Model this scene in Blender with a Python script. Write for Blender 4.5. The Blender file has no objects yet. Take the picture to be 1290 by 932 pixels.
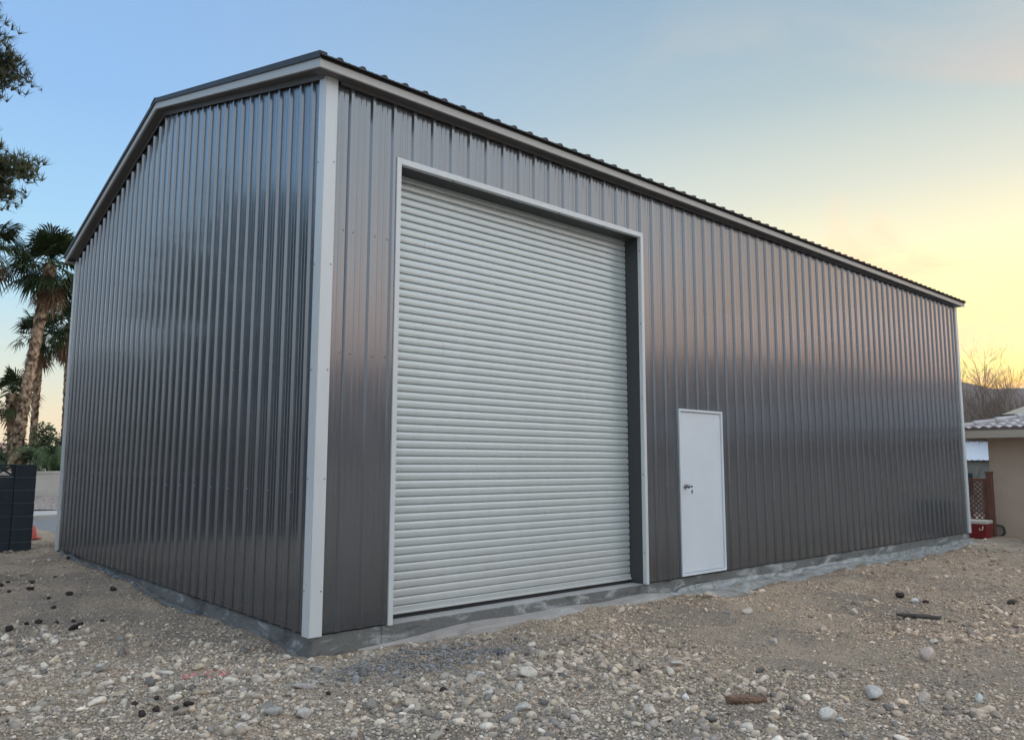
import bpy, bmesh, math, random
import numpy as np
from mathutils import Vector, Matrix
random.seed(7); rng = np.random.default_rng(11)
sc = bpy.context.scene
col = sc.collection
R = math.radians

# ------------------------------------------------------------------ helpers
def tag(o, label=None, cat=None, group=None, kind=None):
    if label: o['label'] = label
    if cat: o['category'] = cat
    if group: o['group'] = group
    if kind: o['kind'] = kind
    return o

def empty(name, loc=(0, 0, 0), rz=0.0):
    o = bpy.data.objects.new(name, None); col.objects.link(o)
    o.location = loc; o.rotation_euler = (0, 0, rz); o.empty_display_size = .3
    return o

class MB:
    def __init__(s): s.v = []; s.f = []; s.m = []
    def quad(s, a, b, c, d, m=0):
        n = len(s.v); s.v += [tuple(a), tuple(b), tuple(c), tuple(d)]; s.f.append((n, n+1, n+2, n+3)); s.m.append(m)
    def tri(s, a, b, c, m=0):
        n = len(s.v); s.v += [tuple(a), tuple(b), tuple(c)]; s.f.append((n, n+1, n+2)); s.m.append(m)
    def add(s, V, F, m=0):
        n = len(s.v); s.v += [tuple(p) for p in V]
        for f in F: s.f.append(tuple(i+n for i in f)); s.m.append(m)
    def box(s, x0, y0, z0, x1, y1, z1, m=0, M=None):
        V = [(x0,y0,z0),(x1,y0,z0),(x1,y1,z0),(x0,y1,z0),(x0,y0,z1),(x1,y0,z1),(x1,y1,z1),(x0,y1,z1)]
        if M is not None: V = [M @ Vector(p) for p in V]
        s.add(V, [(0,3,2,1),(4,5,6,7),(0,1,5,4),(1,2,6,5),(2,3,7,6),(3,0,4,7)], m)
    def bevbox(s, x0, y0, z0, x1, y1, z1, b, m=0):
        bm = bmesh.new(); bmesh.ops.create_cube(bm, size=1)
        for v in bm.verts:
            v.co = Vector(((x0+x1)/2+v.co.x*(x1-x0), (y0+y1)/2+v.co.y*(y1-y0), (z0+z1)/2+v.co.z*(z1-z0)))
        bmesh.ops.bevel(bm, geom=bm.edges[:], offset=b, segments=2, affect='EDGES', profile=.5)
        bm.verts.index_update()
        s.add([v.co[:] for v in bm.verts], [[v.index for v in f.verts] for f in bm.faces], m); bm.free()
    def tube(s, pts, rad, n=8, m=0, cap=True):
        pts = [Vector(p) for p in pts]; base = len(s.v); up = Vector((0.13, .31, .94)).normalized()
        for i, p in enumerate(pts):
            t = (pts[min(i+1, len(pts)-1)]-pts[max(i-1, 0)]).normalized()
            a = t.cross(up)
            if a.length < .1: a = t.cross(Vector((1, 0, 0)))
            a.normalize(); b = t.cross(a)
            r = rad[i] if hasattr(rad, '__len__') else rad
            for k in range(n):
                an = 2*math.pi*k/n; s.v.append(tuple(p+(a*math.cos(an)+b*math.sin(an))*r))
        for i in range(len(pts)-1):
            for k in range(n):
                q = (k+1) % n
                s.f.append((base+i*n+k, base+i*n+q, base+(i+1)*n+q, base+(i+1)*n+k)); s.m.append(m)
        if cap:
            s.f.append(tuple(base+k for k in range(n))[::-1]); s.m.append(m)
            s.f.append(tuple(base+(len(pts)-1)*n+k for k in range(n))); s.m.append(m)
    def build(s, name, mats, parent=None, smooth=False, loc=None):
        me = bpy.data.meshes.new(name); me.from_pydata(s.v, [], s.f)
        if not isinstance(mats, (list, tuple)): mats = [mats]
        for m in mats: me.materials.append(m)
        if len(mats) > 1: me.polygons.foreach_set('material_index', s.m)
        if smooth: me.polygons.foreach_set('use_smooth', [True]*len(me.polygons))
        me.update()
        o = bpy.data.objects.new(name, me); col.objects.link(o)
        if parent: o.parent = parent
        if loc: o.location = loc
        return o

def fast_mesh(name, V, F, mats, colors=None, smooth=True):
    """V (n,3), F (m,3) arrays"""
    me = bpy.data.meshes.new(name); n, m = len(V), len(F)
    me.vertices.add(n); me.vertices.foreach_set('co', np.ascontiguousarray(V, dtype=np.float32).ravel())
    me.loops.add(m*3); me.loops.foreach_set('vertex_index', np.ascontiguousarray(F, dtype=np.int32).ravel())
    me.polygons.add(m); me.polygons.foreach_set('loop_start', np.arange(0, m*3, 3, dtype=np.int32))
    me.polygons.foreach_set('loop_total', np.full(m, 3, dtype=np.int32))
    me.update(calc_edges=True)
    if smooth: me.polygons.foreach_set('use_smooth', np.ones(m, dtype=bool))
    if colors is not None:
        a = me.color_attributes.new('stone_colour', 'FLOAT_COLOR', 'POINT')
        c = np.ones((n, 4), dtype=np.float32); c[:, :3] = colors
        a.data.foreach_set('color', c.ravel())
    me.materials.append(mats)
    o = bpy.data.objects.new(name, me); col.objects.link(o); return o

def _h(i, j, seed):
    x = (i*374761393 + j*668265263 + seed*974711) & 0xffffffff
    x = ((x ^ (x >> 13))*1274126177) & 0xffffffff
    return ((x ^ (x >> 16)) & 0xffff)/65535.0
def vn(x, y, seed=0):
    x = np.asarray(x, dtype=float); y = np.asarray(y, dtype=float)
    i = np.floor(x).astype(np.int64); j = np.floor(y).astype(np.int64)
    u = x-i; v = y-j; u = u*u*(3-2*u); v = v*v*(3-2*v)
    return (_h(i, j, seed)*(1-u)+_h(i+1, j, seed)*u)*(1-v)+(_h(i, j+1, seed)*(1-u)+_h(i+1, j+1, seed)*u)*v
def fbm(x, y, o=4, seed=0):
    t = 0; a = .5
    for k in range(o): t = t+a*vn(x*2**k+k*17.3, y*2**k+k*9.1, seed+k); a *= .5
    return t/(1-.5**o)

# ------------------------------------------------------------------ materials
class NT:
    def __init__(s, name):
        s.m = bpy.data.materials.new(name); s.m.use_nodes = True; s.t = s.m.node_tree
        s.b = s.t.nodes['Principled BSDF']
    def n(s, ty, **kw):
        nd = s.t.nodes.new(ty)
        for k, v in kw.items():
            if k.startswith('i_'): nd.inputs[k[2:].replace('_', ' ')].default_value = v
            else: setattr(nd, k, v)
        return nd
    def l(s, a, b): s.t.links.new(a, b)
def rampn(T, stops):
    r = T.nodes.new('ShaderNodeValToRGB') if hasattr(T, 'nodes') else None
    e = r.color_ramp.elements
    while len(e) < len(stops): e.new(.5)
    for q, (p, c) in zip(e, stops): q.position = p; q.color = (*c, 1)
    return r
def mat(name, c, rough=.7, metal=0, c2=None, scale=4, bump=0, bscale=60, stretch=(1, 1, 1), detail=6, lo=.3, hi=.7, spec=.5, coat=0, bdist=.01):
    k = NT(name); k.b.inputs['Base Color'].default_value = (*c, 1)
    k.b.inputs['Roughness'].default_value = rough; k.b.inputs['Metallic'].default_value = metal
    k.b.inputs['Specular IOR Level'].default_value = spec; k.b.inputs['Coat Weight'].default_value = coat
    tc = k.n('ShaderNodeTexCoord'); mp = k.n('ShaderNodeMapping'); mp.inputs['Scale'].default_value = stretch
    k.l(tc.outputs['Object'], mp.inputs['Vector'])
    if c2:
        no = k.n('ShaderNodeTexNoise', i_Scale=scale, i_Detail=detail, i_Roughness=.65); k.l(mp.outputs[0], no.inputs['Vector'])
        r = rampn(k.t, [(lo, c), (hi, c2)]); k.l(no.outputs['Fac'], r.inputs[0]); k.l(r.outputs[0], k.b.inputs['Base Color'])
    if bump:
        nb = k.n('ShaderNodeTexNoise', i_Scale=bscale, i_Detail=6); k.l(mp.outputs[0], nb.inputs['Vector'])
        bp = k.n('ShaderNodeBump', i_Strength=bump, i_Distance=bdist); k.l(nb.outputs['Fac'], bp.inputs['Height']); k.l(bp.outputs[0], k.b.inputs['Normal'])
    return k.m

def steel(name, c, metal, rough, wave=.25, coat=.3, dust=None):
    """painted sheet steel: low, long oil-canning waves, fine vertical roll marks, faint dust near the ground"""
    k = NT(name); b = k.b
    b.inputs['Metallic'].default_value = metal; b.inputs['Coat Weight'].default_value = coat; b.inputs['Coat Roughness'].default_value = .09
    tc = k.n('ShaderNodeTexCoord')
    mp = k.n('ShaderNodeMapping'); mp.inputs['Scale'].default_value = (2.2, 2.2, .35); k.l(tc.outputs['Object'], mp.inputs[0])
    n1 = k.n('ShaderNodeTexNoise', i_Scale=1.6, i_Detail=3); k.l(mp.outputs[0], n1.inputs[0])
    mp2 = k.n('ShaderNodeMapping'); mp2.inputs['Scale'].default_value = (25, 25, .5); k.l(tc.outputs['Object'], mp2.inputs[0])
    n2 = k.n('ShaderNodeTexNoise', i_Scale=2.0, i_Detail=3); k.l(mp2.outputs[0], n2.inputs[0])
    b1 = k.n('ShaderNodeBump', i_Strength=wave, i_Distance=.03); k.l(n1.outputs['Fac'], b1.inputs['Height'])
    b2 = k.n('ShaderNodeBump', i_Strength=.03, i_Distance=.0008); k.l(n2.outputs['Fac'], b2.inputs['Height']); k.l(b1.outputs[0], b2.inputs['Normal'])
    k.l(b2.outputs[0], b.inputs['Normal'])
    n3 = k.n('ShaderNodeTexNoise', i_Scale=3.0, i_Detail=6, i_Roughness=.7); k.l(mp.outputs[0], n3.inputs[0])
    mr = k.n('ShaderNodeMapRange'); mr.inputs['To Min'].default_value = rough-.03; mr.inputs['To Max'].default_value = rough+.05; mr.inputs['From Min'].default_value = .3; mr.inputs['From Max'].default_value = .7
    k.l(n3.outputs['Fac'], mr.inputs[0]); k.l(mr.outputs[0], b.inputs['Roughness'])
    r = rampn(k.t, [(.3, tuple(x*.96 for x in c)), (.7, tuple(min(1, x*1.04) for x in c))]); k.l(n3.outputs['Fac'], r.inputs[0])
    if dust:
        sx = k.n('ShaderNodeSeparateXYZ'); k.l(tc.outputs['Object'], sx.inputs[0])
        n4 = k.n('ShaderNodeTexNoise', i_Scale=2.5, i_Detail=8, i_Roughness=.7); k.l(tc.outputs['Object'], n4.inputs[0])
        ad = k.n('ShaderNodeMath', operation='MULTIPLY_ADD'); ad.inputs[1].default_value = -.9; k.l(n4.outputs['Fac'], ad.inputs[0]); k.l(sx.outputs['Z'], ad.inputs[2])
        m2 = k.n('ShaderNodeMapRange'); m2.inputs['From Min'].default_value = -.45; m2.inputs['From Max'].default_value = .15; m2.inputs['To Min'].default_value = .45; m2.inputs['To Max'].default_value = 0
        k.l(ad.outputs[0], m2.inputs[0])
        mx = k.n('ShaderNodeMix', data_type='RGBA'); mx.inputs['B'].default_value = (*dust, 1)
        k.l(m2.outputs[0], mx.inputs['Factor']); k.l(r.outputs[0], mx.inputs['A']); k.l(mx.outputs['Result'], b.inputs['Base Color'])
    else: k.l(r.outputs[0], b.inputs['Base Color'])
    return k.m

PANEL = steel('charcoal_steel', (.174, .191, .211), .72, .185, wave=.075, coat=.75, dust=(.14, .14, .145))
ROOF = steel('dark_roof_steel', (.022, .024, .026), .1, .5, coat=.05)
TRIM = steel('light_trim_steel', (.62, .665, .68), .1, .38, wave=.1, coat=.1)
CURTAIN = steel('door_steel', (.55, .615, .62), .25, .30, wave=.05, coat=.2, dust=(.55, .53, .5))
SOFFIT = steel('soffit_steel', (.13, .13, .135), .1, .45, wave=.1, coat=0)
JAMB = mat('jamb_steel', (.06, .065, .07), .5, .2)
WHITE = mat('white_paint', (.68, .74, .79), .35, 0, (.62, .68, .73), scale=2, bump=.05, bscale=25)
TRIMG = steel('muted_trim_steel', (.46, .465, .45), .1, .42, wave=.1, coat=.05)
RUBBER = mat('black_rubber', (.015, .015, .017), .7)
CHROME = mat('dark_chrome', (.25, .25, .26), .18, 1)
SCREW = mat('screw_steel', (.13, .13, .135), .5, .3)

def concrete(name, c, c2, light):
    k = NT(name); b = k.b; b.inputs['Roughness'].default_value = .85
    tc = k.n('ShaderNodeTexCoord')
    mp = k.n('ShaderNodeMapping'); mp.inputs['Scale'].default_value = (1.0, 1.0, 3.0); k.l(tc.outputs['Object'], mp.inputs[0])
    a = k.n('ShaderNodeTexNoise', i_Scale=2.2, i_Detail=9, i_Roughness=.7, i_Distortion=.6); k.l(mp.outputs[0], a.inputs[0])
    r = rampn(k.t, [(.34, c), (.46, c2), (.54, c2), (.64, light)]); k.l(a.outputs['Fac'], r.inputs[0]); k.l(r.outputs[0], b.inputs['Base Color'])
    n = k.n('ShaderNodeTexNoise', i_Scale=35, i_Detail=8); k.l(tc.outputs['Object'], n.inputs[0])
    v = k.n('ShaderNodeTexVoronoi', i_Scale=22); k.l(tc.outputs['Object'], v.inputs['Vector'])
    ad = k.n('ShaderNodeMath', operation='MULTIPLY_ADD'); ad.inputs[1].default_value = .4; k.l(v.outputs['Distance'], ad.inputs[0]); k.l(n.outputs['Fac'], ad.inputs[2])
    bp = k.n('ShaderNodeBump', i_Strength=.6, i_Distance=.012); k.l(ad.outputs[0], bp.inputs['Height']); k.l(bp.outputs[0], b.inputs['Normal'])
    return k.m
CONC = concrete('slab_concrete', (.065, .07, .07), (.15, .155, .15), (.36, .38, .38))
LIP = concrete('footing_concrete', (.22, .20, .18), (.33, .31, .29), (.42, .41, .39))
SILL = concrete('sill_concrete', (.28, .28, .27), (.36, .36, .35), (.42, .42, .41))

def dirt():
    k = NT('dirt'); b = k.b; b.inputs['Roughness'].default_value = .95; b.inputs['Specular IOR Level'].default_value = .15
    tc = k.n('ShaderNodeTexCoord'); P = tc.outputs['Object']
    a = k.n('ShaderNodeTexNoise', i_Scale=.55, i_Detail=10, i_Roughness=.62); k.l(P, a.inputs[0])
    r = rampn(k.t, [(.34, (.30, .255, .21)), (.45, (.42, .345, .27)), (.53, (.53, .42, .315)), (.64, (.62, .49, .36))]); k.l(a.outputs['Fac'], r.inputs[0])
    f = k.n('ShaderNodeTexNoise', i_Scale=55, i_Detail=8, i_Roughness=.75); k.l(P, f.inputs[0])
    fr = rampn(k.t, [(.36, (.40, .40, .40)), (.5, (.95, .95, .95)), (.64, (1.45, 1.43, 1.40))]); k.l(f.outputs['Fac'], fr.inputs[0])
    mx = k.n('ShaderNodeMix', data_type='RGBA', blend_type='MULTIPLY'); mx.inputs['Factor'].default_value = 1
    k.l(r.outputs[0], mx.inputs['A']); k.l(fr.outputs[0], mx.inputs['B'])
    # small embedded grit, each grain its own tone
    v = k.n('ShaderNodeTexVoronoi', i_Scale=75); k.l(P, v.inputs['Vector'])
    g = k.n('ShaderNodeSeparateColor'); k.l(v.outputs['Color'], g.inputs[0])
    gr = rampn(k.t, [(0, (.10, .095, .09)), (.5, (.33, .31, .28)), (1, (.58, .55, .50))]); k.l(g.outputs['Red'], gr.inputs[0])
    th = k.n('ShaderNodeMath', operation='GREATER_THAN'); th.inputs[1].default_value = .62; k.l(g.outputs['Green'], th.inputs[0])
    dd = k.n('ShaderNodeMath', operation='LESS_THAN'); dd.inputs[1].default_value = .42; k.l(v.outputs['Distance'], dd.inputs[0])
    mm = k.n('ShaderNodeMath', operation='MULTIPLY'); k.l(th.outputs[0], mm.inputs[0]); k.l(dd.outputs[0], mm.inputs[1])
    m2 = k.n('ShaderNodeMix', data_type='RGBA'); k.l(mm.outputs[0], m2.inputs['Factor']); k.l(mx.outputs['Result'], m2.inputs['A']); k.l(gr.outputs[0], m2.inputs['B'])
    k.l(m2.outputs['Result'], b.inputs['Base Color'])
    mh = k.n('ShaderNodeMath', operation='MULTIPLY_ADD'); mh.inputs[1].default_value = .45; k.l(mm.outputs[0], mh.inputs[0]); k.l(f.outputs['Fac'], mh.inputs[2])
    bp = k.n('ShaderNodeBump', i_Strength=1.0, i_Distance=.035); k.l(mh.outputs[0], bp.inputs['Height']); k.l(bp.outputs[0], b.inputs['Normal'])
    return k.m
DIRT = dirt()
def stone_mat():
    k = NT('stone'); b = k.b; b.inputs['Roughness'].default_value = .88; b.inputs['Specular IOR Level'].default_value = .25
    at = k.n('ShaderNodeAttribute', attribute_name='stone_colour')
    tc = k.n('ShaderNodeTexCoord'); n = k.n('ShaderNodeTexNoise', i_Scale=40, i_Detail=6, i_Roughness=.7); k.l(tc.outputs['Object'], n.inputs[0])
    r = rampn(k.t, [(.3, (.72, .71, .69)), (.7, (1.22, 1.21, 1.18))]); k.l(n.outputs['Fac'], r.inputs[0])
    mx = k.n('ShaderNodeMix', data_type='RGBA', blend_type='MULTIPLY'); mx.inputs['Factor'].default_value = 1
    k.l(at.outputs['Color'], mx.inputs['A']); k.l(r.outputs[0], mx.inputs['B']); k.l(mx.outputs['Result'], b.inputs['Base Color'])
    bp = k.n('ShaderNodeBump', i_Strength=.5, i_Distance=.006); k.l(n.outputs['Fac'], bp.inputs['Height']); k.l(bp.outputs[0], b.inputs['Normal'])
    return k.m
STONE = stone_mat()

# ------------------------------------------------------------------ camera
cx, cy, cz, yaw, pitch, roll, fpx = -3.1819, -6.0103, 1.3932, .7311, .1198, .002, 985.165
F = Vector((math.cos(pitch)*math.sin(yaw), math.cos(pitch)*math.cos(yaw), math.sin(pitch)))
Rt = Vector((math.cos(yaw), -math.sin(yaw), 0)); U = Rt.cross(F)
R2 = Rt*math.cos(roll)+U*math.sin(roll); U2 = U*math.cos(roll)-Rt*math.sin(roll)
cam = bpy.data.objects.new('camera', bpy.data.cameras.new('camera')); col.objects.link(cam)
cam.matrix_world = Matrix(((R2.x, U2.x, -F.x, cx), (R2.y, U2.y, -F.y, cy), (R2.z, U2.z, -F.z, cz), (0, 0, 0, 1)))
cam.data.sensor_width = 36; cam.data.lens = 36*fpx/1290; cam.data.clip_end = 12000; cam.data.clip_start = .05
sc.camera = cam
def polar(azd, d, z=0): return (cx+d*math.sin(R(azd)), cy+d*math.cos(R(azd)), z)

# ------------------------------------------------------------------ ground
BL, BW, BH = 15.10, 8.682, 4.80
SLOPE = .265
def gh(x, y, rough=True):
    x = np.asarray(x, dtype=float); y = np.asarray(y, dtype=float)
    h = -.165-.0072*np.clip(x, -1, 15)-.012*np.clip(x-15, 0, 4)
    h = h+.012*np.clip(y, 0, 9)*np.clip(1-x/3, 0, 1)-.012*np.clip(y-9.5, 0, 3)
    far = np.clip((np.hypot(x-5, y)-25)/30, 0, 1); h = h*(1-far)-.30*far
    if rough:
        w = np.clip(1-(np.hypot(x-3, y)-22)/10, .0, 1)
        h = h+w*((fbm(x*.7, y*.7, 3, 3)-.5)*.12+(fbm(x*3.1, y*3.1, 4, 9)-.5)*.10+(fbm(x*11, y*11, 2, 21)-.5)*.024)
        # spoil heaped against the slab between the doors, and a shallow hollow at the near corner
        h = h+.03*np.exp(-((x-2.6)/2.2)**2-((y+.45)/.35)**2)
    return h
def axis(a, b, st, ext):
    m = np.arange(a, b, st); lo = []; hi = []; s = st; v = a
    while v > -ext: s *= 1.16; v -= s; lo.append(v)
    s = st; v = m[-1]
    while v < ext: s *= 1.16; v += s; hi.append(v)
    return np.concatenate([lo[::-1], m, hi])
gx = axis(-3.2, 9, .035, 2500); gy = axis(-4.8, 3, .035, 2500)
X, Y = np.meshgrid(gx, gy, indexing='xy'); Z = gh(X, Y)
V = np.stack([X, Y, Z], -1).reshape(-1, 3); nx, ny = len(gx), len(gy)
ii, jj = np.meshgrid(np.arange(nx-1), np.arange(ny-1)); a = (jj*nx+ii).ravel()
FT = np.concatenate([np.stack([a, a+1, a+nx+1], 1), np.stack([a, a+nx+1, a+nx], 1)])
tag(fast_mesh('ground', V, FT, DIRT), kind='structure')

def strip_sheet(name, y0, y1, dz, m, x0=-60, x1=90):
    b = MB(); xs = np.linspace(x0, x1, 60); ys = np.linspace(y0, y1, 6)
    for i in range(59):
        for j in range(5):
            b.quad(*[(xx, yy, -.165+dz) for xx, yy in ((xs[i], ys[j]), (xs[i+1], ys[j]), (xs[i+1], ys[j+1]), (xs[i], ys[j+1]))])
    b.box(x0, y0, -.6, x1, y1, -.166+dz)
    return tag(b.build(name, m), kind='structure')
ASPH = mat('asphalt', (.20, .205, .21), .9, 0, (.26, .26, .26), scale=3, bump=.3, bscale=200)
PAVE = mat('pavement', (.45, .43, .40), .9, 0, (.52, .50, .47), scale=1.5, bump=.2, bscale=80)
strip_sheet('road', 12.6, 19.2, .012, ASPH); strip_sheet('pavement', 19.25, 21.6, .12, PAVE)
GRAVB = mat('yard_gravel', (.16, .13, .11), .95, 0, (.50, .45, .40), scale=9, bump=1, bscale=20, lo=.4, hi=.6, bdist=.05)
b = MB(); xs = np.linspace(-30, 40, 141); ys = np.linspace(21.65, 27.6, 13)
for i in range(140):
    for j in range(12):
        b.quad(*[(xx, yy, -.08+(yy-21.65)*.035+.10*float(vn(xx*1.5, yy*1.5, 5))) for xx, yy in ((xs[i], ys[j]), (xs[i+1], ys[j]), (xs[i+1], ys[j+1]), (xs[i], ys[j+1]))])
tag(b.build('gravel_bank', GRAVB), kind='structure')

# ------------------------------------------------------------------ steel building
bld = empty('steel_building', (0, 0, 0))
tag(bld, 'large charcoal ribbed steel building with pale trim, roller door and white side door', 'building')
PITCH = .2286
def profile(L, off):
    """list of (s, depth) across the sheet"""
    pts = [(0, 0)]
    k = math.floor((0-off)/PITCH)
    while True:
        c = off+k*PITCH
        for ds, d in ((-.031, 0), (-.015, .023), (.015, .023), (.031, 0)):
            pts.append((c+ds, d))
        for q in (PITCH*.38, PITCH*.62):
            for ds, d in ((-.016, 0), (-.007, .0022), (.007, .0022), (.016, 0)): pts.append((c+q+ds, d))
        k += 1
        if c > L+PITCH: break
    pts = sorted(p for p in pts if 0 <= p[0] <= L)
    if pts[0][0] > 0: pts.insert(0, (0, 0))
    if pts[-1][0] < L: pts.append((L, 0))
    return pts
def insert(pts, s):
    for i in range(len(pts)-1):
        if pts[i][0] < s < pts[i+1][0]:
            t = (s-pts[i][0])/(pts[i+1][0]-pts[i][0]); pts.insert(i+1, (s, pts[i][1]+t*(pts[i+1][1]-pts[i][1]))); return
def wall(L, off, P, top, openings=(), brk=(), rows=(.06,), zmax=9):
    b = MB(); pts = profile(L, off)
    for s0, s1, z0, z1 in openings: insert(pts, s0); insert(pts, s1)
    for s in brk: insert(pts, s)
    for (s0, d0), (s1, d1) in zip(pts, pts[1:]):
        mid = (s0+s1)/2; iv = [(0, None)]
        op = [o for o in openings if o[0] < mid < o[1]]
        segs = [(0, 'top')]
        if op:
            z0, z1 = op[0][2], op[0][3]; segs = ([(0, z0)] if z0 > .005 else [])+[(z1, 'top')]
        for za, zb in segs:
            t0, t1 = (top(s0), top(s1)) if zb == 'top' else (zb, zb)
            b.quad(P(s0, d0, za), P(s1, d1, za), P(s1, d1, t1), P(s0, d0, t0))
    # hex head screws either side of each rib
    k = 0
    while off+k*PITCH < L:
        for dx in (-.05, .05):
            s = off+k*PITCH+dx
            if dx > 0 or k % 2 == 0:
                for z in list(rows)+[top(min(max(s, 0), L))-.07]:
                    if any(o[0]-.06 < s < o[1]+.06 and o[2]-.06 < z < o[3]+.06 for o in openings) or not 0.1 < s < L-.1: continue
                    jz = z+random.uniform(-.006, .006)
                    A = [P(s+.006*math.cos(q*math.pi/3), .001, jz+.006*math.sin(q*math.pi/3)) for q in range(6)]
                    B = [P(s+.0045*math.cos(q*math.pi/3), .006, jz+.0045*math.sin(q*math.pi/3)) for q in range(6)]
                    b.add(A+B, [(q, (q+1) % 6, 6+(q+1) % 6, 6+q) for q in range(6)]+[(6, 7, 8, 9, 10, 11)], 1)
        k += 1
    return b
rx0, rx1, rzt = .727, 4.37, 4.257
dx0, dx1 = 5.03, 6.0
def roofz(y): return 4.905+SLOPE*(min(y, BW-y)+.15)
rows = (.06, 1.15, 2.35, 3.45)
front = wall(BL, .247, lambda s, d, z: (s, -d, z), lambda s: BH+.01, [(rx0+.02, rx1-.02, -1, rzt-.02), (dx0+.02, dx1-.02, -1, 2.08)], rows=rows)
front.build('wall_panel', [PANEL, SCREW], bld)
gtop = lambda s: roofz(s)-.105
wall(BW, .02, lambda s, d, z: (-d, s, z), gtop, brk=(BW/2,), rows=rows).build('wall_panel', [PANEL, SCREW], bld)
wall(BL, .247, lambda s, d, z: (s, BW+d, z), lambda s: BH+.01, rows=()).build('wall_panel', [PANEL, SCREW], bld)
wall(BW, .02, lambda s, d, z: (BL+d, s, z), gtop, brk=(BW/2,), rows=()).build('wall_panel', [PANEL, SCREW], bld)

# roof sheets
rb = MB(); OV = .165; LX = BL+2*OV
pp = [(s-OV, d) for s, d in profile(LX, .247+OV)]
yr = BW/2
for (s0, d0), (s1, d1) in zip(pp, pp[1:]):
    for sgn in (0, 1):
        ye = -OV-.03 if not sgn else BW+OV+.03
        ze = roofz(-OV-.03); zr = roofz(yr)
        q = [(s0, ye, ze+d0), (s1, ye, ze+d1), (s1, yr, zr+d1), (s0, yr, zr+d0)]
        rb.quad(*q); rb.quad((s0, ye, ze-.012), (s1, ye, ze-.012), (s1, yr, zr-.012), (s0, yr, zr-.012))
        rb.quad((s0, ye, ze-.012), (s1, ye, ze-.012), (s1, ye, ze+d1), (s0, ye, ze+d0))
for xs_ in (-OV, LX-OV):
    for a0, a1 in ((-OV-.03, yr), (BW+OV+.03, yr)):
        rb.quad((xs_, a0, roofz(-OV-.03)-.012), (xs_, a1, roofz(yr)-.012), (xs_, a1, roofz(yr)+.004), (xs_, a0, roofz(-OV-.03)+.004))
roof = rb.build('roof', ROOF, bld)
def gz(y, dz): return roofz(y)+dz
# dark rake caps and ridge cap
def rakebar(b, x0, x1, dz0, dz1, ya=-.15, yb=BW+.15):
    for a0, a1 in ((ya, BW/2), (BW/2, yb)):
        V = []
        for y in (a0, a1):
            for x, dz in ((x0, dz0), (x1, dz0), (x1, dz1), (x0, dz1)): V.append((x, y, gz(y, dz)))
        b.add(V, [(0, 1, 2, 3), (4, 7, 6, 5), (0, 4, 5, 1), (1, 5, 6, 2), (2, 6, 7, 3), (3, 7, 4, 0)])
b = MB(); rakebar(b, -.172, -.10, -.029, .030, -.17, BW+.17); b.build('rake_cap', ROOF, roof)
b = MB(); rakebar(b, BL+.10, BL+.172, -.029, .030, -.17, BW+.17); b.build('rake_cap', ROOF, roof)
b = MB(); b.box(-.15, -.162, 4.8685, BL+.15, -.12, 4.891); b.build('drip_edge', ROOF, roof)
b = MB()
b.add([(-.18, yr-.15, roofz(yr-.15)+.024), (BL+.18, yr-.15, roofz(yr-.15)+.024), (BL+.18, yr, roofz(yr)+.034), (-.18, yr, roofz(yr)+.034),
       (-.18, yr+.15, roofz(yr-.15)+.024), (BL+.18, yr+.15, roofz(yr-.15)+.024)], [(0, 1, 2, 3), (3, 2, 5, 4)])
b.build('ridge_cap', ROOF, roof)
# fascia (eave) + rake trim, light
b = MB(); b.bevbox(-.150, -.152, 4.793, BL+.15, -.128, 4.868, .004); b.build('fascia', TRIMG, bld)
b = MB(); b.bevbox(-.150, BW+.128, 4.793, BL+.15, BW+.152, 4.868, .004); b.build('fascia', TRIMG, bld)
for xa, xb in ((-.156, -.130), (BL+.13, BL+.156)):
    b = MB(); rakebar(b, xa, xb, -.112, -.030, -.154, BW+.154); b.build('rake_trim', TRIMG, bld)
# soffits
b = MB(); b.box(-.129, -.1275, 4.800, BL+.129, -.0005, 4.806); b.build('soffit', SOFFIT, bld)
b = MB(); b.box(-.129, BW+.0005, 4.800, BL+.129, BW+.1275, 4.806); b.build('soffit', SOFFIT, bld)
for xa, xb in ((-.1295, -.001), (BL+.001, BL+.1295)):
    b = MB(); rakebar(b, xa, xb, -.104, -.098, -.127, BW+.127); b.build('soffit', SOFFIT, bld)
b = MB(); rakebar(b, -.040, -.029, -.165, -.106, .0, BW); b.box(.12, -.040, 4.765, BL-.12, -.029, 4.799); b.build('wall_top_trim', SOFFIT, bld)
# corner trims: two legs with hemmed edges
def corner(x, y, sx, sy, zt):
    b = MB(); w = .088; t = .031; b1 = (x+sx*t, y+sy*t)
    def leg(xa, ya, xb, yb, zb): b.box(min(xa, xb), min(ya, yb), -.012, max(xa, xb), max(ya, yb), zb)
    leg(x+sx*.029, y+sy*t, x-sx*w, y+sy*(t-.004), zt)             # along x
    leg(x+sx*t, y+sy*t, x+sx*(t-.0038), y-sy*w, zt+.0)
    leg(x-sx*(w+.0005), y+sy*(t-.001), x-sx*(w-.004), y+sy*.002, zt-.001)
    leg(x+sx*(t-.001), y-sy*(w+.0005), x+sx*.002, y-sy*(w-.004), zt-.001)
    z = .35
    while z < zt:
        for (px, py, ax) in ((x-sx*(w-.02), y+sy*t, 1), (x+sx*t, y-sy*(w-.02), 0)):
            A = []; B = []
            for q in range(6):
                c_, s_ = .007*math.cos(q*math.pi/3), .007*math.sin(q*math.pi/3)
                if ax: A.append((px+c_, py, z+s_)); B.append((px+c_*.7, py+sy*.006, z+s_*.7))
                else: A.append((px, py+c_, z+s_)); B.append((px+sx*.006, py+c_*.7, z+s_*.7))
            b.add(A+B, [(q, (q+1) % 6, 6+(q+1) % 6, 6+q) for q in range(6)]+[(6, 7, 8, 9, 10, 11)], 1)
        z += .92
    b.build('corner_trim', [TRIM, SCREW], bld)
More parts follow.
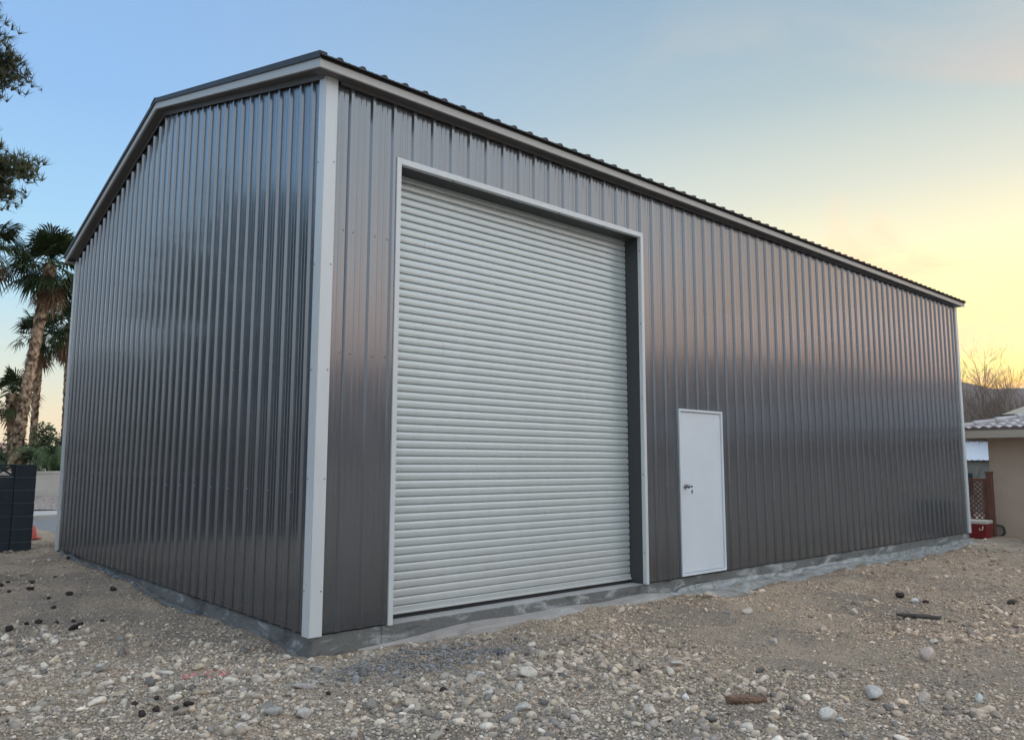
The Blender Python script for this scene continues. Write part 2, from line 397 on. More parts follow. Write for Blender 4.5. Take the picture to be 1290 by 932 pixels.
corner(0, 0, -1, -1, 4.799); corner(BL, 0, 1, -1, 4.799); corner(0, BW, -1, 1, 4.799); corner(BL, BW, 1, 1, 4.799)

# roller door
rd = empty('roller_door', (0, 0, 0)); rd.parent = bld
tw = .05
b = MB()
b.bevbox(rx0, -.036, -.012, rx0+tw, .02, rzt, .004); b.bevbox(rx1-tw, -.036, -.012, rx1, .02, rzt, .004)
b.bevbox(rx0+tw-.001, -.0355, rzt-tw-.01, rx1-tw+.001, .02, rzt-.0005, .004)
for z in np.arange(.35, 4.1, .92):
    b.box(rx1-tw-.006, -.02, z-.006, rx1-tw+.001, -.008, z+.006, 1)
for x in np.arange(1.4, 4.2, .75): b.box(x-.006, -.02, rzt-tw-.017, x+.006, -.008, rzt-tw-.008, 1)
b.build('door_trim', [TRIM, SCREW], rd)
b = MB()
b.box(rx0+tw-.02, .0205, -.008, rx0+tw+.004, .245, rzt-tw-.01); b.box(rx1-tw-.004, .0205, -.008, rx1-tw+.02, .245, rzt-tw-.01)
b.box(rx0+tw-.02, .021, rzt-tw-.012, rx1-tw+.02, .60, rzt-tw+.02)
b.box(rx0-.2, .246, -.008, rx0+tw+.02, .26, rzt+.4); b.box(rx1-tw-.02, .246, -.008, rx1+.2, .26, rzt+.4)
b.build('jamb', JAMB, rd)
b = MB(); pitch_z = .0762; zz = .095; xa, xb = rx0+tw+.008, rx1-tw-.008; yc = .215
prof = []
while zz < rzt-.03:
    for t, d in ((0, .017), (.07, .017), (.10, .000), (.14, -.0025), (.32, -.0045), (.5, -.005), (.68, -.0045), (.86, -.0025), (.94, .000)):
        prof.append((zz+t*pitch_z, d))
    zz += pitch_z
xs = np.linspace(xa, xb, 2)
for (z0, d0), (z1, d1) in zip(prof, prof[1:]):
    b.quad((xa, yc+d0, z0), (xb, yc+d0, z0), (xb, yc+d1, z1), (xa, yc+d1, z1))
b.build('curtain', CURTAIN, rd)
b = MB(); b.bevbox(xa+.003, yc-.02, .034, xb-.003, yc+.01, .0945, .004); b.bevbox(xa+.003, yc-.035, .028, xb-.003, yc-.0205, .046, .003)
b.bevbox(xb-.32, yc-.03, .05, xb-.2, yc-.0205, .085, .003)
b.build('bottom_bar', CURTAIN, rd)
b = MB(); b.box(xa, yc-.018, -.008, xb, yc+.008, .0335); b.build('bottom_seal', RUBBER, rd)

# man door
dr = empty('side_door', (0, 0, 0)); dr.parent = bld; dr['label'] = 'plain white flush side door with a key in its knob'
b = MB(); fw = .03
b.bevbox(dx0, -.038, .012, dx0+fw, .03, 2.10, .003); b.bevbox(dx1-fw, -.038, .012, dx1, .03, 2.10, .003)
b.bevbox(dx0+fw-.001, -.0375, 2.10-fw, dx1-fw+.001, .03, 2.0995, .003); b.bevbox(dx0+fw-.001, -.0375, .0125, dx1-fw+.001, .03, .012+fw, .003)
b.build('door_frame', WHITE, dr)
b = MB(); b.bevbox(dx0+fw+.004, -.018, .012+fw+.006, dx1-fw-.004, .02, 2.10-fw-.006, .003); b.build('door_leaf', WHITE, dr)
b = MB(); b.box(dx0+fw, .0205, .03, dx1-fw, .024, 2.08); b.build('weather_seal', RUBBER, dr)
def lathe(b, c, ax, prof, n=16, m=0):
    ax = Vector(ax).normalized(); u = ax.orthogonal().normalized(); w = ax.cross(u); base = len(b.v)
    for d, r in prof:
        for k in range(n):
            an = 2*math.pi*k/n; b.v.append(tuple(Vector(c)+ax*d+(u*math.cos(an)+w*math.sin(an))*r))
    for i in range(len(prof)-1):
        for k in range(n):
            q = (k+1) % n; b.f.append((base+i*n+k, base+i*n+q, base+(i+1)*n+q, base+(i+1)*n+k)); b.m.append(m)
kx, kz = 5.145, 1.12
b = MB(); lathe(b, (kx, -.018, kz), (0, -1, 0), [(0, .032), (.006, .031), (.009, .014), (.03, .012), (.038, .022), (.05, .027), (.062, .024), (.068, .012), (.069, .0)])
b.build('handle', CHROME, dr, smooth=True)
b = MB(); b.box(kx-.002, -.115, kz-.008, kx+.002, -.086, kz+.004); b.box(kx-.0025, -.130, kz-.012, kx+.0025, -.110, kz+.012)
b.tube([(kx, -.12, kz-.012), (kx+.004, -.118, kz-.03), (kx+.006, -.116, kz-.05)], .0015, 5); b.box(kx+.003, -.128, kz-.085, kx+.007, -.108, kz-.045)
b.build('key', CHROME, dr)

# concrete foundation, with grid faces so its edge can be uneven
def noisy_face(b, pts_s, P, zt, zb, seed, amp=.006, n=5, m=0):
    for s0, s1 in zip(pts_s, pts_s[1:]):
        for j in range(n):
            z0 = zb+(zt-zb)*j/n; z1 = zb+(zt-zb)*(j+1)/n
            Q = []
            for s, z in ((s0, z0), (s1, z0), (s1, z1), (s0, z1)):
                d = amp*(float(fbm(s*6, z*14, 3, seed))-.2) if z < zt-.001 else .0
                Q.append(P(s, d, z))
            b.quad(*Q, m)
b = MB(); zt = -.014
sx_ = np.arange(0, BL+.08, .08)
noisy_face(b, sx_, lambda s, d, z: (s, .012-d, z), zt, -.6, 4, .010)
noisy_face(b, np.arange(0, BW+.08, .08), lambda s, d, z: (.012-d, s, z), zt, -.6, 14, .014)
b.quad((0, .012, zt), (BL+.05, .012, zt), (BL+.05, BW, zt), (0, BW, zt))
b.quad((BL+.05, .012, zt), (BL+.05, BW, zt), (BL+.05, BW, -.6), (BL+.05, .012, -.6)); b.quad((0, BW, zt), (BL, BW, zt), (BL, BW, -.6), (0, BW, -.6))
b.build('foundation', CONC, bld)
b = MB(); b.bevbox(rx0-.04, -.003, -.3, rx1+.04, .24, -.0125, .006); b.quad((rx0-.034, .003, -.0118), (rx1+.034, .003, -.0118), (rx1+.034, .239, -.0118), (rx0-.034, .239, -.0118), 1); b.build('door_sill', [CONC, SILL], bld)
# overpour lip
b = MB(); ss = np.arange(.45, 5.2, .05)
def lip(s):
    e = max(0, min(1, (s-.45)/1.1, (5.2-s)/.8)); e = e*e*(3-2*e)
    w = .02+.11*e+.05*e*float(fbm(s*2.3, 0, 3, 8)); h = -.145-.003*s-.07*(1-e)+.03*float(vn(s*1.7, 3, 2))
    return [(s, .0, h+.02), (s, -w*.5, h+.014*float(vn(s*9, 1, 3))), (s, -w*.85, h-.006), (s, -w, h-.03), (s, -w-.02, h-.12)]
for s0, s1 in zip(ss, ss[1:]):
    A, B = lip(s0), lip(s1)
    for i in range(4): b.quad(A[i], B[i], B[i+1], A[i+1])
b.build('footing', LIP, bld, smooth=True)

# plastic sheet along the slab
def plastic(name, colr, amin, amax):
    k = NT(name); b = k.b; b.inputs['Base Color'].default_value = (*colr, 1); b.inputs['Roughness'].default_value = .28
    b.inputs['Transmission Weight'].default_value = .0; b.inputs['Alpha'].default_value = .55
    tc = k.n('ShaderNodeTexCoord'); n = k.n('ShaderNodeTexNoise', i_Scale=4, i_Detail=6, i_Distortion=2); k.l(tc.outputs['Object'], n.inputs[0])
    mr = k.n('ShaderNodeMapRange'); mr.inputs['From Min'].default_value = .35; mr.inputs['From Max'].default_value = .65; mr.inputs['To Min'].default_value = amin; mr.inputs['To Max'].default_value = amax
    k.l(n.outputs['Fac'], mr.inputs[0]); k.l(mr.outputs[0], b.inputs['Alpha'])
    bp = k.n('ShaderNodeBump', i_Strength=.4, i_Distance=.02); k.l(n.outputs['Fac'], bp.inputs['Height']); k.l(bp.outputs[0], b.inputs['Normal'])
    return k.m
PLAST = plastic('plastic_film', (.50, .54, .54), .28, .62); PLAST2 = plastic('dark_plastic_film', (.10, .13, .15), .25, .8)
def film(name, s0, s1, P, G, seed, wide, label, m):
    b = MB(); ss = np.arange(s0, s1, .035); nj = 14; rowsV = []
    for s in ss:
        e = min(1, (s-s0)/.25, (s1-s)/.25); e = max(e, .05)
        wd = wide(s)*e*(.8+.4*float(vn(s*2.1, 7, seed))); top = -.07-.12*float(fbm(s*.9, 1.3, 3, seed))-(1-e)*.1
        g0 = G(s, .02); r = []
        for j in range(nj):
            t = j/(nj-1); fold = .05*(float(fbm(s*1.4+t*1.8, t*1.8, 4, seed+2))-.5)+.010*abs(math.sin(s*1.8+t*3+5*float(vn(s*.8, t*2, seed+5))))*(1-t)
            if t < .4: d = .018+fold*.5+.03*(t/.4)**2; z = top+(g0+.03-top)*(t/.4)
            else:
                q = (t-.4)/.6; d = .048+wd*q; z = G(s, d)+.028*(1-q)+.012+abs(fold)*1.2
            r.append(P(s, d, z))
        rowsV.append(r)
    V = [p for r in rowsV for p in r]
    b.add(V, [(i*nj+j, (i+1)*nj+j, (i+1)*nj+j+1, i*nj+j+1) for i in range(len(ss)-1) for j in range(nj-1)])
    return tag(b.build(name, m, smooth=True), label, 'plastic sheet')
film('plastic_sheet', 4.75, 15.3, lambda s, d, z: (s, -d, z), lambda s, d: float(gh(s, -d)), 31, lambda s: .30-.012*(s-5)+.1*math.exp(-((s-6)/.8)**2),
     'crumpled translucent plastic sheet along the slab under the white side door', PLAST)
film('plastic_sheet', 2.2, 8.3, lambda s, d, z: (-d, s, z), lambda s, d: float(gh(-d, s)), 51, lambda s: .05,
     'dark crumpled plastic strip along the slab under the gable wall', PLAST2)

# ------------------------------------------------------------------ gravel and stones
bm = bmesh.new(); bmesh.ops.create_icosphere(bm, subdivisions=1, radius=1); I1 = np.array([v.co[:] for v in bm.verts]); I1F = np.array([[v.index for v in f.verts] for f in bm.faces]); bm.free()
bm = bmesh.new(); bmesh.ops.create_icosphere(bm, subdivisions=2, radius=1); I2 = np.array([v.co[:] for v in bm.verts]); I2F = np.array([[v.index for v in f.verts] for f in bm.faces]); bm.free()
def variants(I, k, j):
    out = []
    for _ in range(k):
        P = I.copy()
        for q in range(rng.integers(5, 10)):       # broken faces
            n_ = rng.normal(size=3); n_ /= np.linalg.norm(n_); t = P@n_; d = rng.uniform(.5, .85)
            P = P-np.clip(t-d, 0, None)[:, None]*n_*1.0
        out.append(P*(1.12+rng.normal(0, j, (len(I), 1))))
    return np.stack(out)
def in_photo_region(N, r0, r1, a0=2, a1=86, pw=1.0):
    az = np.radians(rng.uniform(a0, a1, N)); u = rng.random(N); r = (r0**pw+(r1**pw-r0**pw)*u)**(1/pw)
    return cx+r*np.sin(az), cy+r*np.cos(az), r
def rockiness(x, y):
    """how stony the ground is, patchy"""
    k = fbm(x*.55, y*.55, 4, 41)*1.1+.35*(fbm(x*2.3, y*2.3, 3, 77)-.5)
    k = k+.45*np.exp(-((x+.9)/1.3)**2-((y+.3)/1.2)**2)+.35*np.exp(-((x-.4)/1.5)**2-((y+1.9)/.9)**2)+.22*np.exp(-((x-4.2)/1.2)**2-((y+3.4)/.7)**2)
    k = k-.2*np.exp(-((x-2.6)/.7)**2-((y+2.6)/.5)**2)-.25*np.exp(-((x-1.9)/.5)**2-((y+3.6)/.25)**2)-.25*np.exp(-((x+.6)/.6)**2-((y-2.2)/1.6)**2)
    k = k+.45*np.exp(-((x-.75)/.9)**2-((y+.75)/.34)**2)-.07*np.clip((x-1.6)/2.0, 0, 1)-.10*np.clip((y-2)/3, 0, 1)-.25*np.exp(-((x-.2)/.9)**2-((y+.1)/.28)**2)
    return np.clip(k, 0, 1.4)
PAL = np.array([(.42, .38, .33), (.48, .43, .37), (.33, .29, .25), (.54, .50, .44), (.42, .365, .305), (.26, .24, .22), (.58, .55, .50), (.44, .385, .34), (.37, .34, .32), (.20, .195, .19), (.47, .41, .33), (.38, .33, .28)])
def scatter(name, N, rad, r0, r1, pw, I, IF, jit, thr, flat=.55, tone=1.0, sink=.34, sharp=2.0):
    x, y, r = in_photo_region(N, r0, r1, pw=pw)
    k = rockiness(x, y); keep = rng.random(N) < np.clip((k-thr)*sharp, .03, 1)
    keep &= ~((x > -.06) & (y > -.07) & (x < BL+.05) & (y < BW)); keep &= ~((x > rx0-.2) & (x < 5.2) & (y > -.16) & (y < .1))
    keep &= ~((x > 5) & (x < BL+.1) & (y > -.30) & (y < .1) & (rng.random(N) < .8)); keep &= (y < 11.5)
    keep &= ~((rad[1] > .03) & (np.exp(-((x-.75)/.85)**2-((y+.75)/.32)**2) > .3) & (rng.random(N) < .9))
    if rad[1] > .012:                      # keep the named stones, husks and wood clear of loose stones
        near = [(h[0], h[1], h[2]*.5) for h in heroes]+[(p_[0], p_[1], .05) for p_ in lumps+lumps2+lumps3]+[(1.64+.04*q, -2.99-.03*q, .055) for q in (-3, -2, -1, 0, 1, 2, 3)]+[(1.58+.04*q, -3.06-.03*q, .04) for q in (-2, -1, 0, 1, 2)]
        for hx_, hy_, hr_ in near: keep &= np.hypot(x-hx_, y-hy_) > hr_+rad[1]*.45
    x, y = x[keep], y[keep]; n = len(x)
    Vr = variants(I, 24, jit); vi = rng.integers(0, 24, n)
    s = rad[0]*(rad[1]/rad[0])**(rng.random(n)**2.0)
    sc3 = np.stack([s*rng.uniform(.85, 1.35, n), s*rng.uniform(.6, 1.0, n), s*rng.uniform(flat*.7, flat*1.5, n)], 1)
    P = Vr[vi]*sc3[:, None, :]
    ty = rng.normal(0, .35, n); c, q = np.cos(ty)[:, None], np.sin(ty)[:, None]
    Px = P[:, :, 0]*c+P[:, :, 2]*q; Pz = -P[:, :, 0]*q+P[:, :, 2]*c
    tz = rng.uniform(0, 2*np.pi, n); c, q = np.cos(tz)[:, None], np.sin(tz)[:, None]
    Ax = Px*c-P[:, :, 1]*q; Ay = Px*q+P[:, :, 1]*c
    z0 = gh(x, y)+sc3[:, 2]*(1-2*sink)
    V = np.stack([Ax+x[:, None], Ay+y[:, None], Pz+z0[:, None]], -1).reshape(-1, 3)
    Fc = (IF[None]+(np.arange(n)*len(I))[:, None, None]).reshape(-1, 3)
    C = PAL[rng.integers(0, len(PAL), n)]*rng.uniform(.6, 1.22, (n, 1))*tone*1.15
    blue = np.clip(2.6*np.exp(-((x-.75)/.85)**2-((y+.75)/.32)**2)*(.3+fbm(x*3, y*3, 2, 5)), 0, 1)[:, None]
    C = C*(1-blue)+np.array([(.175, .185, .20)])*rng.uniform(.5, 1.9, (n, 1))*blue
    red = (np.exp(-((x+.80)/.22)**2-((y+.02)/.09)**2) > .35) & (rng.random(n) < .35)
    C[red] = np.array((.52, .22, .22))
    if rad[1] < .018: C = C*.72+np.array([(.46, .385, .305)])*.28*(1-blue*.8)
    right = np.clip((x-.5)/4, 0, 1)[:, None]; C = C*np.array([(1.03, 1.0, .95)])*(1+right*np.array([(.13, .01, -.08)]))
    tag(fast_mesh(name, V, Fc, STONE, np.repeat(C, len(I), 0), smooth=len(I) > 42), kind='stuff')
    return n
def blob(name, x, y, L, W, H, rz, c, label, cat, group=None, seed=0, jit=.10, sink=.3, m=None, tilt=0, angular=0):
    bm = bmesh.new(); bmesh.ops.create_icosphere(bm, subdivisions=3, radius=1); r_ = np.random.default_rng(seed+100)
    pl = r_.normal(size=(13, 3)); pl /= np.linalg.norm(pl, axis=1)[:, None]; dd = r_.uniform(.52, .86, 13)
    for v in bm.verts:
        p = np.array(v.co)
        if angular:
            for n_, d_ in zip(pl, dd):
                t = p@n_
                if t > d_: p = p-n_*(t-d_)*angular
        f = 1+jit*(2*float(fbm(p[0]*1.6+seed, p[1]*1.6+p[2]*1.3, 3, seed))-1)
        v.co = Vector(p*f)
    M = Matrix.Rotation(rz, 4, 'Z') @ Matrix.Rotation(tilt, 4, 'Y') @ Matrix.Diagonal((L/2*1.12, W/2*1.15, H/2*1.15, 1))
    bmesh.ops.transform(bm, matrix=M, verts=bm.verts)
    me = bpy.data.meshes.new(name)
    for f in bm.faces: f.smooth = True
    bm.to_mesh(me); bm.free()
    if c is not None:
        a = me.color_attributes.new('stone_colour', 'FLOAT_COLOR', 'POINT')
        a.data.foreach_set('color', np.tile([*c, 1.0], len(me.vertices)).astype(np.float32))
    me.materials.append(m or STONE)
    o = bpy.data.objects.new(name, me); col.objects.link(o)
    o.location = (x, y, float(gh(x, y))+H/2*(1-2*sink)); return tag(o, label, cat, group)
W_ = (.58, .545, .49); G_ = (.42, .41, .39); T_ = (.50, .43, .35); D_ = (.16, .17, .19)
heroes = [  # x, y, L, W, H, rz, colour, label
 (1.73, -3.52, .15, .10, .085, .3, W_, 'largest pale grey rock at the lower right, with a smaller one against it'),
 (1.70, -3.61, .065, .05, .045, 1, W_, 'small angular stone leaning on the largest pale rock at lower right'),
 (2.76, -4.05, .10, .07, .07, .2, (.56, .57, .53), 'smooth bluish white rock alone near the right bottom corner'),
 (3.65, -3.40, .13, .10, .115, .8, (.55, .46, .40), 'upright blocky pinkish tan rock on bare dirt at the right'),
 (2.65, -3.74, .12, .08, .07, .1, (.52, .45, .38), 'low tan wedge shaped rock between the bluish white rock and the grey lump'),
 (2.41, -3.50, .17, .12, .09, .5, (.50, .47, .43), 'crumbly grey lump above the largest pale rock at lower right'),
 (2.58, -3.13, .07, .06, .06, .5, (.56, .48, .40), 'rounded cream stone set in the dirt right of the driftwood'),
 (.92, -1.63, .17, .085, .08, -.6, (.58, .54, .46), 'long smooth cream cobble below the roller door, largest of the middle ground'),
 (1.06, -1.47, .10, .06, .05, -.5, (.52, .50, .46), 'flat pale stone touching the back of the long cream cobble'),
 (1.40, -1.28, .10, .07, .075, .9, (.50, .45, .36), 'tan angular rock pointing up below the roller door'),
 (1.15, -1.03, .06, .04, .07, 1.2, (.11, .12, .15), 'small dark slate coloured stone standing on edge below the roller door'),
 (.33, -2.21, .15, .09, .06, -.5, (.47, .46, .42), 'flat oval cobble at the bottom middle of the gravel'),
 (1.44, -2.65, .065, .05, .05, .3, (.66, .67, .67), 'small chalk white pebble left of the driftwood'),
 (1.95, -2.2, .12, .06, .04, -.4, (.50, .47, .42), 'thin flat light stone beyond the driftwood'),
 (-1.43, .49, .12, .075, .075, .8, (.44, .43, .41), 'tilted smooth grey cobble, largest on the left gravel'),
 (-1.08, .19, .135, .05, .035, -.7, (.56, .53, .49), 'long flat pale pink stone right of the tilted grey cobble'),
 (-.85, .13, .12, .05, .05, .2, (.54, .48, .38), 'cream and dark elongated stone near the left black lumps'),
 (-1.07, -1.25, .085, .06, .05, .9, W_, 'pale pointed stone in the bottom gravel, left of the grey slab stone'),
 (-.92, -1.30, .12, .09, .06, .4, (.34, .335, .32), 'dark grey flat faced stone at the bottom edge left of centre'),
 (-.76, -1.38, .11, .08, .06, -.2, (.47, .46, .44), 'broad light grey stone right of the dark grey flat faced stone'),
 (-.48, -.87, .17, .06, .05, -.55, (.40, .37, .36), 'long narrow brownish stone beside the bluish gravel patch'),
 (-.02, -.07, .07, .06, .05, .5, (.55, .52, .47), 'small cream stone touching the near corner of the slab'),
 (.55, -1.42, .11, .09, .07, .4, (.44, .40, .35), 'brownish rounded stone at the right end of the bluish gravel patch'),
 (.72, -1.30, .09, .06, .045, -.4, (.55, .54, .52), 'pale stone just behind the brownish rounded stone'),
 (.53, -1.95, .07, .055, .055, .4, W_, 'bright rounded stone above the flat oval cobble'),
 (.35, -1.85, .075, .06, .05, .1, (.52, .50, .47), 'light rounded stone left of the bright rounded stone'),
 (4.8, -.55, .14, .1, .09, .3, (.47, .40, .34), 'brown rock resting by the slab at the right end of the roller door'),
 (4.35, -1.35, .16, .11, .08, .1, (.52, .46, .39), 'cream lump of rock on the dirt in front of the white side door'),
 (4.1, -1.25, .12, .1, .05, -.3, (.20, .20, .20), 'dark grey flat rock beside the cream lump before the side door'),
 (5.6, -1.9, .13, .09, .08, .5, (.52, .46, .39), 'cream stone on bare dirt right of the side door'),
 (6.7, -2.12, .15, .09, .06, .2, (.56, .55, .53), 'white flat stone behind a black lump far out on the right'),
 (4.3, -3.2, .1, .07, .05, .2, (.56, .50, .42), 'thin tan stone on edge at the right before the dark bark'),
 (3.2, -2.3, .11, .08, .06, .7, (.45, .42, .38), 'grey brown stone in the middle of the right hand dirt'),
]
for i, (x, y, L, W, H, rz, c, lab) in enumerate(heroes):
    blob('rock', x, y, L, W, H, rz, c, lab, 'rock', 'rocks lying on the gravel', seed=i*3+1, jit=.16, sink=.22, tilt=random.uniform(-.12, .12), angular=1.0 if i % 3 else .7)
LUMP = mat('dark_husk', (.018, .014, .012), .85, 0, (.05, .035, .028), scale=60, bump=1, bscale=120)
lumps = [(-1.3,5.35),(-1.17,5.66),(-1.31,4.77),(-.99,5.25),(-1.11,4.73),(-.68,5.56),(-1.06,4.03),(-.86,4.02),(-1.1,3.56),(-.36,4.18),(-.12,7.41),(-1.48,2.85),(-1.37,2.88),(-1.22,2.85),(-1.09,2.8),(-1.11,2.49),(-.88,2.58),(-1.67,2.52),(-1.24,2.15)]
def lump(x, y, s, label, group, seed): s *= random.uniform(.75, 1.2); blob('dark_lump', x, y, s*random.uniform(1, 1.35), s*.85, s*.7, random.uniform(0, 3), None, label, 'lump', group, seed=seed, jit=.42, sink=.2, m=LUMP, angular=.8)
for i, (x, y) in enumerate(lumps):
    lump(x, y, .075 if i in (9, 18, 17) else .06, 'small round black lump among those scattered on the dirt beside the gable wall', 'black lumps beside the gable wall', i)
lumps2 = [(-1.46,-.43),(-1.38,-.59),(-1.49,-.67),(-1.32,-.41),(-1.27,-.64),(-1.19,-.63)]
for i, (x, y) in enumerate(lumps2):
    lump(x, y, .05, 'small round black lump in the cluster on the near left gravel', 'black lumps clustered on the near left gravel', 30+i)
lumps3 = [(1.61,-2.1,.05,'round black lump on the gravel below the right side of the roller door'), (.25,-1.47,.045,'dark brown lump near the right end of the bluish gravel'), (-.42,-1.08,.055,'flat black lump on the bluish gravel beside a long stone'),
     (6.99,-1.83,.11,'larger dark lump with rough top far out on the right dirt'), (6.66,-2.26,.075,'black lump in front of the white flat stone on the right'), (7.24,-2.97,.08,'black lump near the right edge beside a thin stick'), (2.59,-2.74,.045,'small black lump between the driftwood and the cream stone')]
for i, (x, y, s, l) in enumerate(lumps3):
    lump(x, y, s, l, 'single black lumps on the gravel', 50+i)
# driftwood, bark, stick
WOOD = mat('weathered_wood', (.13, .075, .05), .85, 0, (.28, .18, .12), scale=5, bump=1, bscale=18, stretch=(1.5, 14, 14))
def chunk(name, x, y, L, W, H, rz, label, cat, m, seed):
    b = MB(); n = 14; k = 10; r_ = random.Random(seed); V = []
    for i in range(n):
        t = i/(n-1); w = W/2*(.55+.45*math.sin(math.pi*min(1, .15+t*.9)))*(1+.15*r_.uniform(-1, 1))
        if i in (0, n-1): w *= .5
        for j in range(k):
            a = 2*math.pi*j/k; q = 1+.16*r_.uniform(-1, 1)
            V.append((t*L-L/2+.01*r_.uniform(-1, 1), w*math.cos(a)*q+.008*math.sin(t*5), H/2*math.sin(a)*q*(.7+.3*math.sin(math.pi*t))))
    b.add(V, [(i*k+j, i*k+(j+1) % k, (i+1)*k+(j+1) % k, (i+1)*k+j) for i in range(n-1) for j in range(k)]+[tuple(range(k))[::-1], tuple((n-1)*k+j for j in range(k))])
    o = b.build(name, m); o.location = (x, y, float(gh(x, y))+H*.42); o.rotation_euler = (0, .03, rz); return tag(o, label, cat)
chunk('driftwood', 1.64, -2.99, .27, .07, .065, -.62, 'short reddish brown piece of weathered wood on the dirt at lower right', 'wood', WOOD, 3)
DARKW = mat('dark_bark', (.04, .035, .03), .9, 0, (.10, .09, .08), scale=8, bump=1, bscale=30)
chunk('bark', 5.44, -2.65, .42, .07, .045, -.95, 'flat dark strip of bark on the right dirt beyond the rocks', 'bark', DARKW, 5)

cnt = [scatter('grit', 150000, (.003, .009), 2.3, 6.5, 1.3, I1, I1F, .10, .10, tone=.9),
       scatter('grit', 110000, (.007, .017), 5.5, 18, 1.5, I1, I1F, .10, .06, tone=.9),
       scatter('pebbles', 95000, (.008, .020), 2.3, 13, 1.4, I1, I1F, .10, .28, sharp=2.0),
       scatter('pebbles', 15000, (.014, .045), 2.3, 11, 1.6, I2, I2F, .05, .46, sharp=2.6),
       scatter('pebbles', 9000, (.018, .048), 6, 26, 1.6, I1, I1F, .10, .28, sharp=1.5)]
print('stones', cnt)


# ------------------------------------------------------------------ dark block wall (left)
BLK = mat('dark_block', (.010, .019, .026), .7, 0, (.020, .032, .042), scale=6, bump=.6, bscale=90)
MORT = mat('mortar', (.07, .09, .10), .9)
bw = empty('block_wall', (-.28, 9.3, 0)); tag(bw, 'dark blue grey block wall with a pilaster, left of the building', 'wall')
b = MB(); g0 = -.10; ch = .2115
for c_ in range(7):
    z0 = g0+c_*ch
    x = -.34-(.2 if c_ % 2 else 0)
    if c_ % 2: b.bevbox(-.53+.003, -.09, z0+.004, -.303, .09, z0+ch-.006, .004)
    x = -.53 if c_ % 2 else -.303
    while x > -9:
        if c_ < 6: b.bevbox(x-.40+.004, -.09, z0+.004, x-.004, .09, z0+ch-.012, .004)
        x -= .4
b.build('blocks', BLK, bw)
b = MB()
x = -.303
while x > -9:   # pierced screen blocks on top, a diamond cross in each
    z0 = g0+6*ch; x1 = x-.3
    b.bevbox(x1+.003, -.07, z0+.003, x-.003, .07, z0+.028, .003); b.bevbox(x1+.003, -.07, z0+ch-.03, x-.003, .07, z0+ch-.004, .003)
    b.bevbox(x1+.003, -.069, z0+.029, x1+.028, .069, z0+ch-.031, .003); b.bevbox(x-.028, -.069, z0+.029, x-.003, .069, z0+ch-.031, .003)
    mx_, mz_ = (x+x1)/2, z0+ch/2
    for sg in (1, -1):
        an = math.atan2(ch-.06, .25)*sg
        M = Matrix.Translation((mx_, .0, mz_)) @ Matrix.Rotation(-an, 4, 'Y')
        b.box(-.155, -.06+.002*sg, -.012, .155, .06+.002*sg, .012, 0, M)
    x -= .3
b.build('screen_blocks', BLK, bw)
b = MB()
for c_ in range(7): b.bevbox(-.30, -.15, g0+c_*ch+.003, -.002, .15, g0+(c_+1)*ch-.012, .006)
b.build('pilaster', BLK, bw)
b = MB(); b.box(-9, -.082, g0-.3, -.31, .082, g0+6*ch-.002); b.box(-.295, -.143, g0-.3, -.008, .143, g0+7*ch-.008); b.build('mortar', MORT, bw)
# dirt and cone in the gap
CONE = mat('faded_red_plastic', (.55, .10, .07), .5)
p = (.28, 12.0)
t = empty('traffic_cone', (p[0], p[1], float(gh(*p)))); tag(t, 'small faded red cone at the road edge past the dark wall', 'cone')
b = MB(); lathe(b, (0, 0, .02), (0, 0, 1), [(0, .09), (.22, .03), (.23, .0)], 14); b.build('cone', CONE, t, smooth=True)
b = MB(); b.bevbox(-.13, -.13, 0, .13, .13, .02, .005); b.build('base', CONE, t)

# white wall across the road
WW = mat('white_block', (.52, .50, .46), .9, 0, (.60, .58, .54), scale=2, bump=.4, bscale=60)
CAPM = mat('wall_cap', (.58, .56, .53), .85)
ww = empty('boundary_wall', (3, 27.9, 0)); tag(ww, 'low cream block wall with a cap across the road, seen through the gap', 'wall')
b = MB()
for c_ in range(7):
    z0 = -.25+c_*.18; x = -14-(.2 if c_ % 2 else 0)
    while x < 24: b.box(x, -.1, z0, x+.392, .1, z0+.174); x += .4
b.box(-14, -.094, -.6, 24.3, .094, 1.0)
b.build('blocks', WW, ww)
b = MB(); b.bevbox(-14.3, -.13, 1.012, 24.5, .13, 1.10, .01); b.build('cap', CAPM, ww)

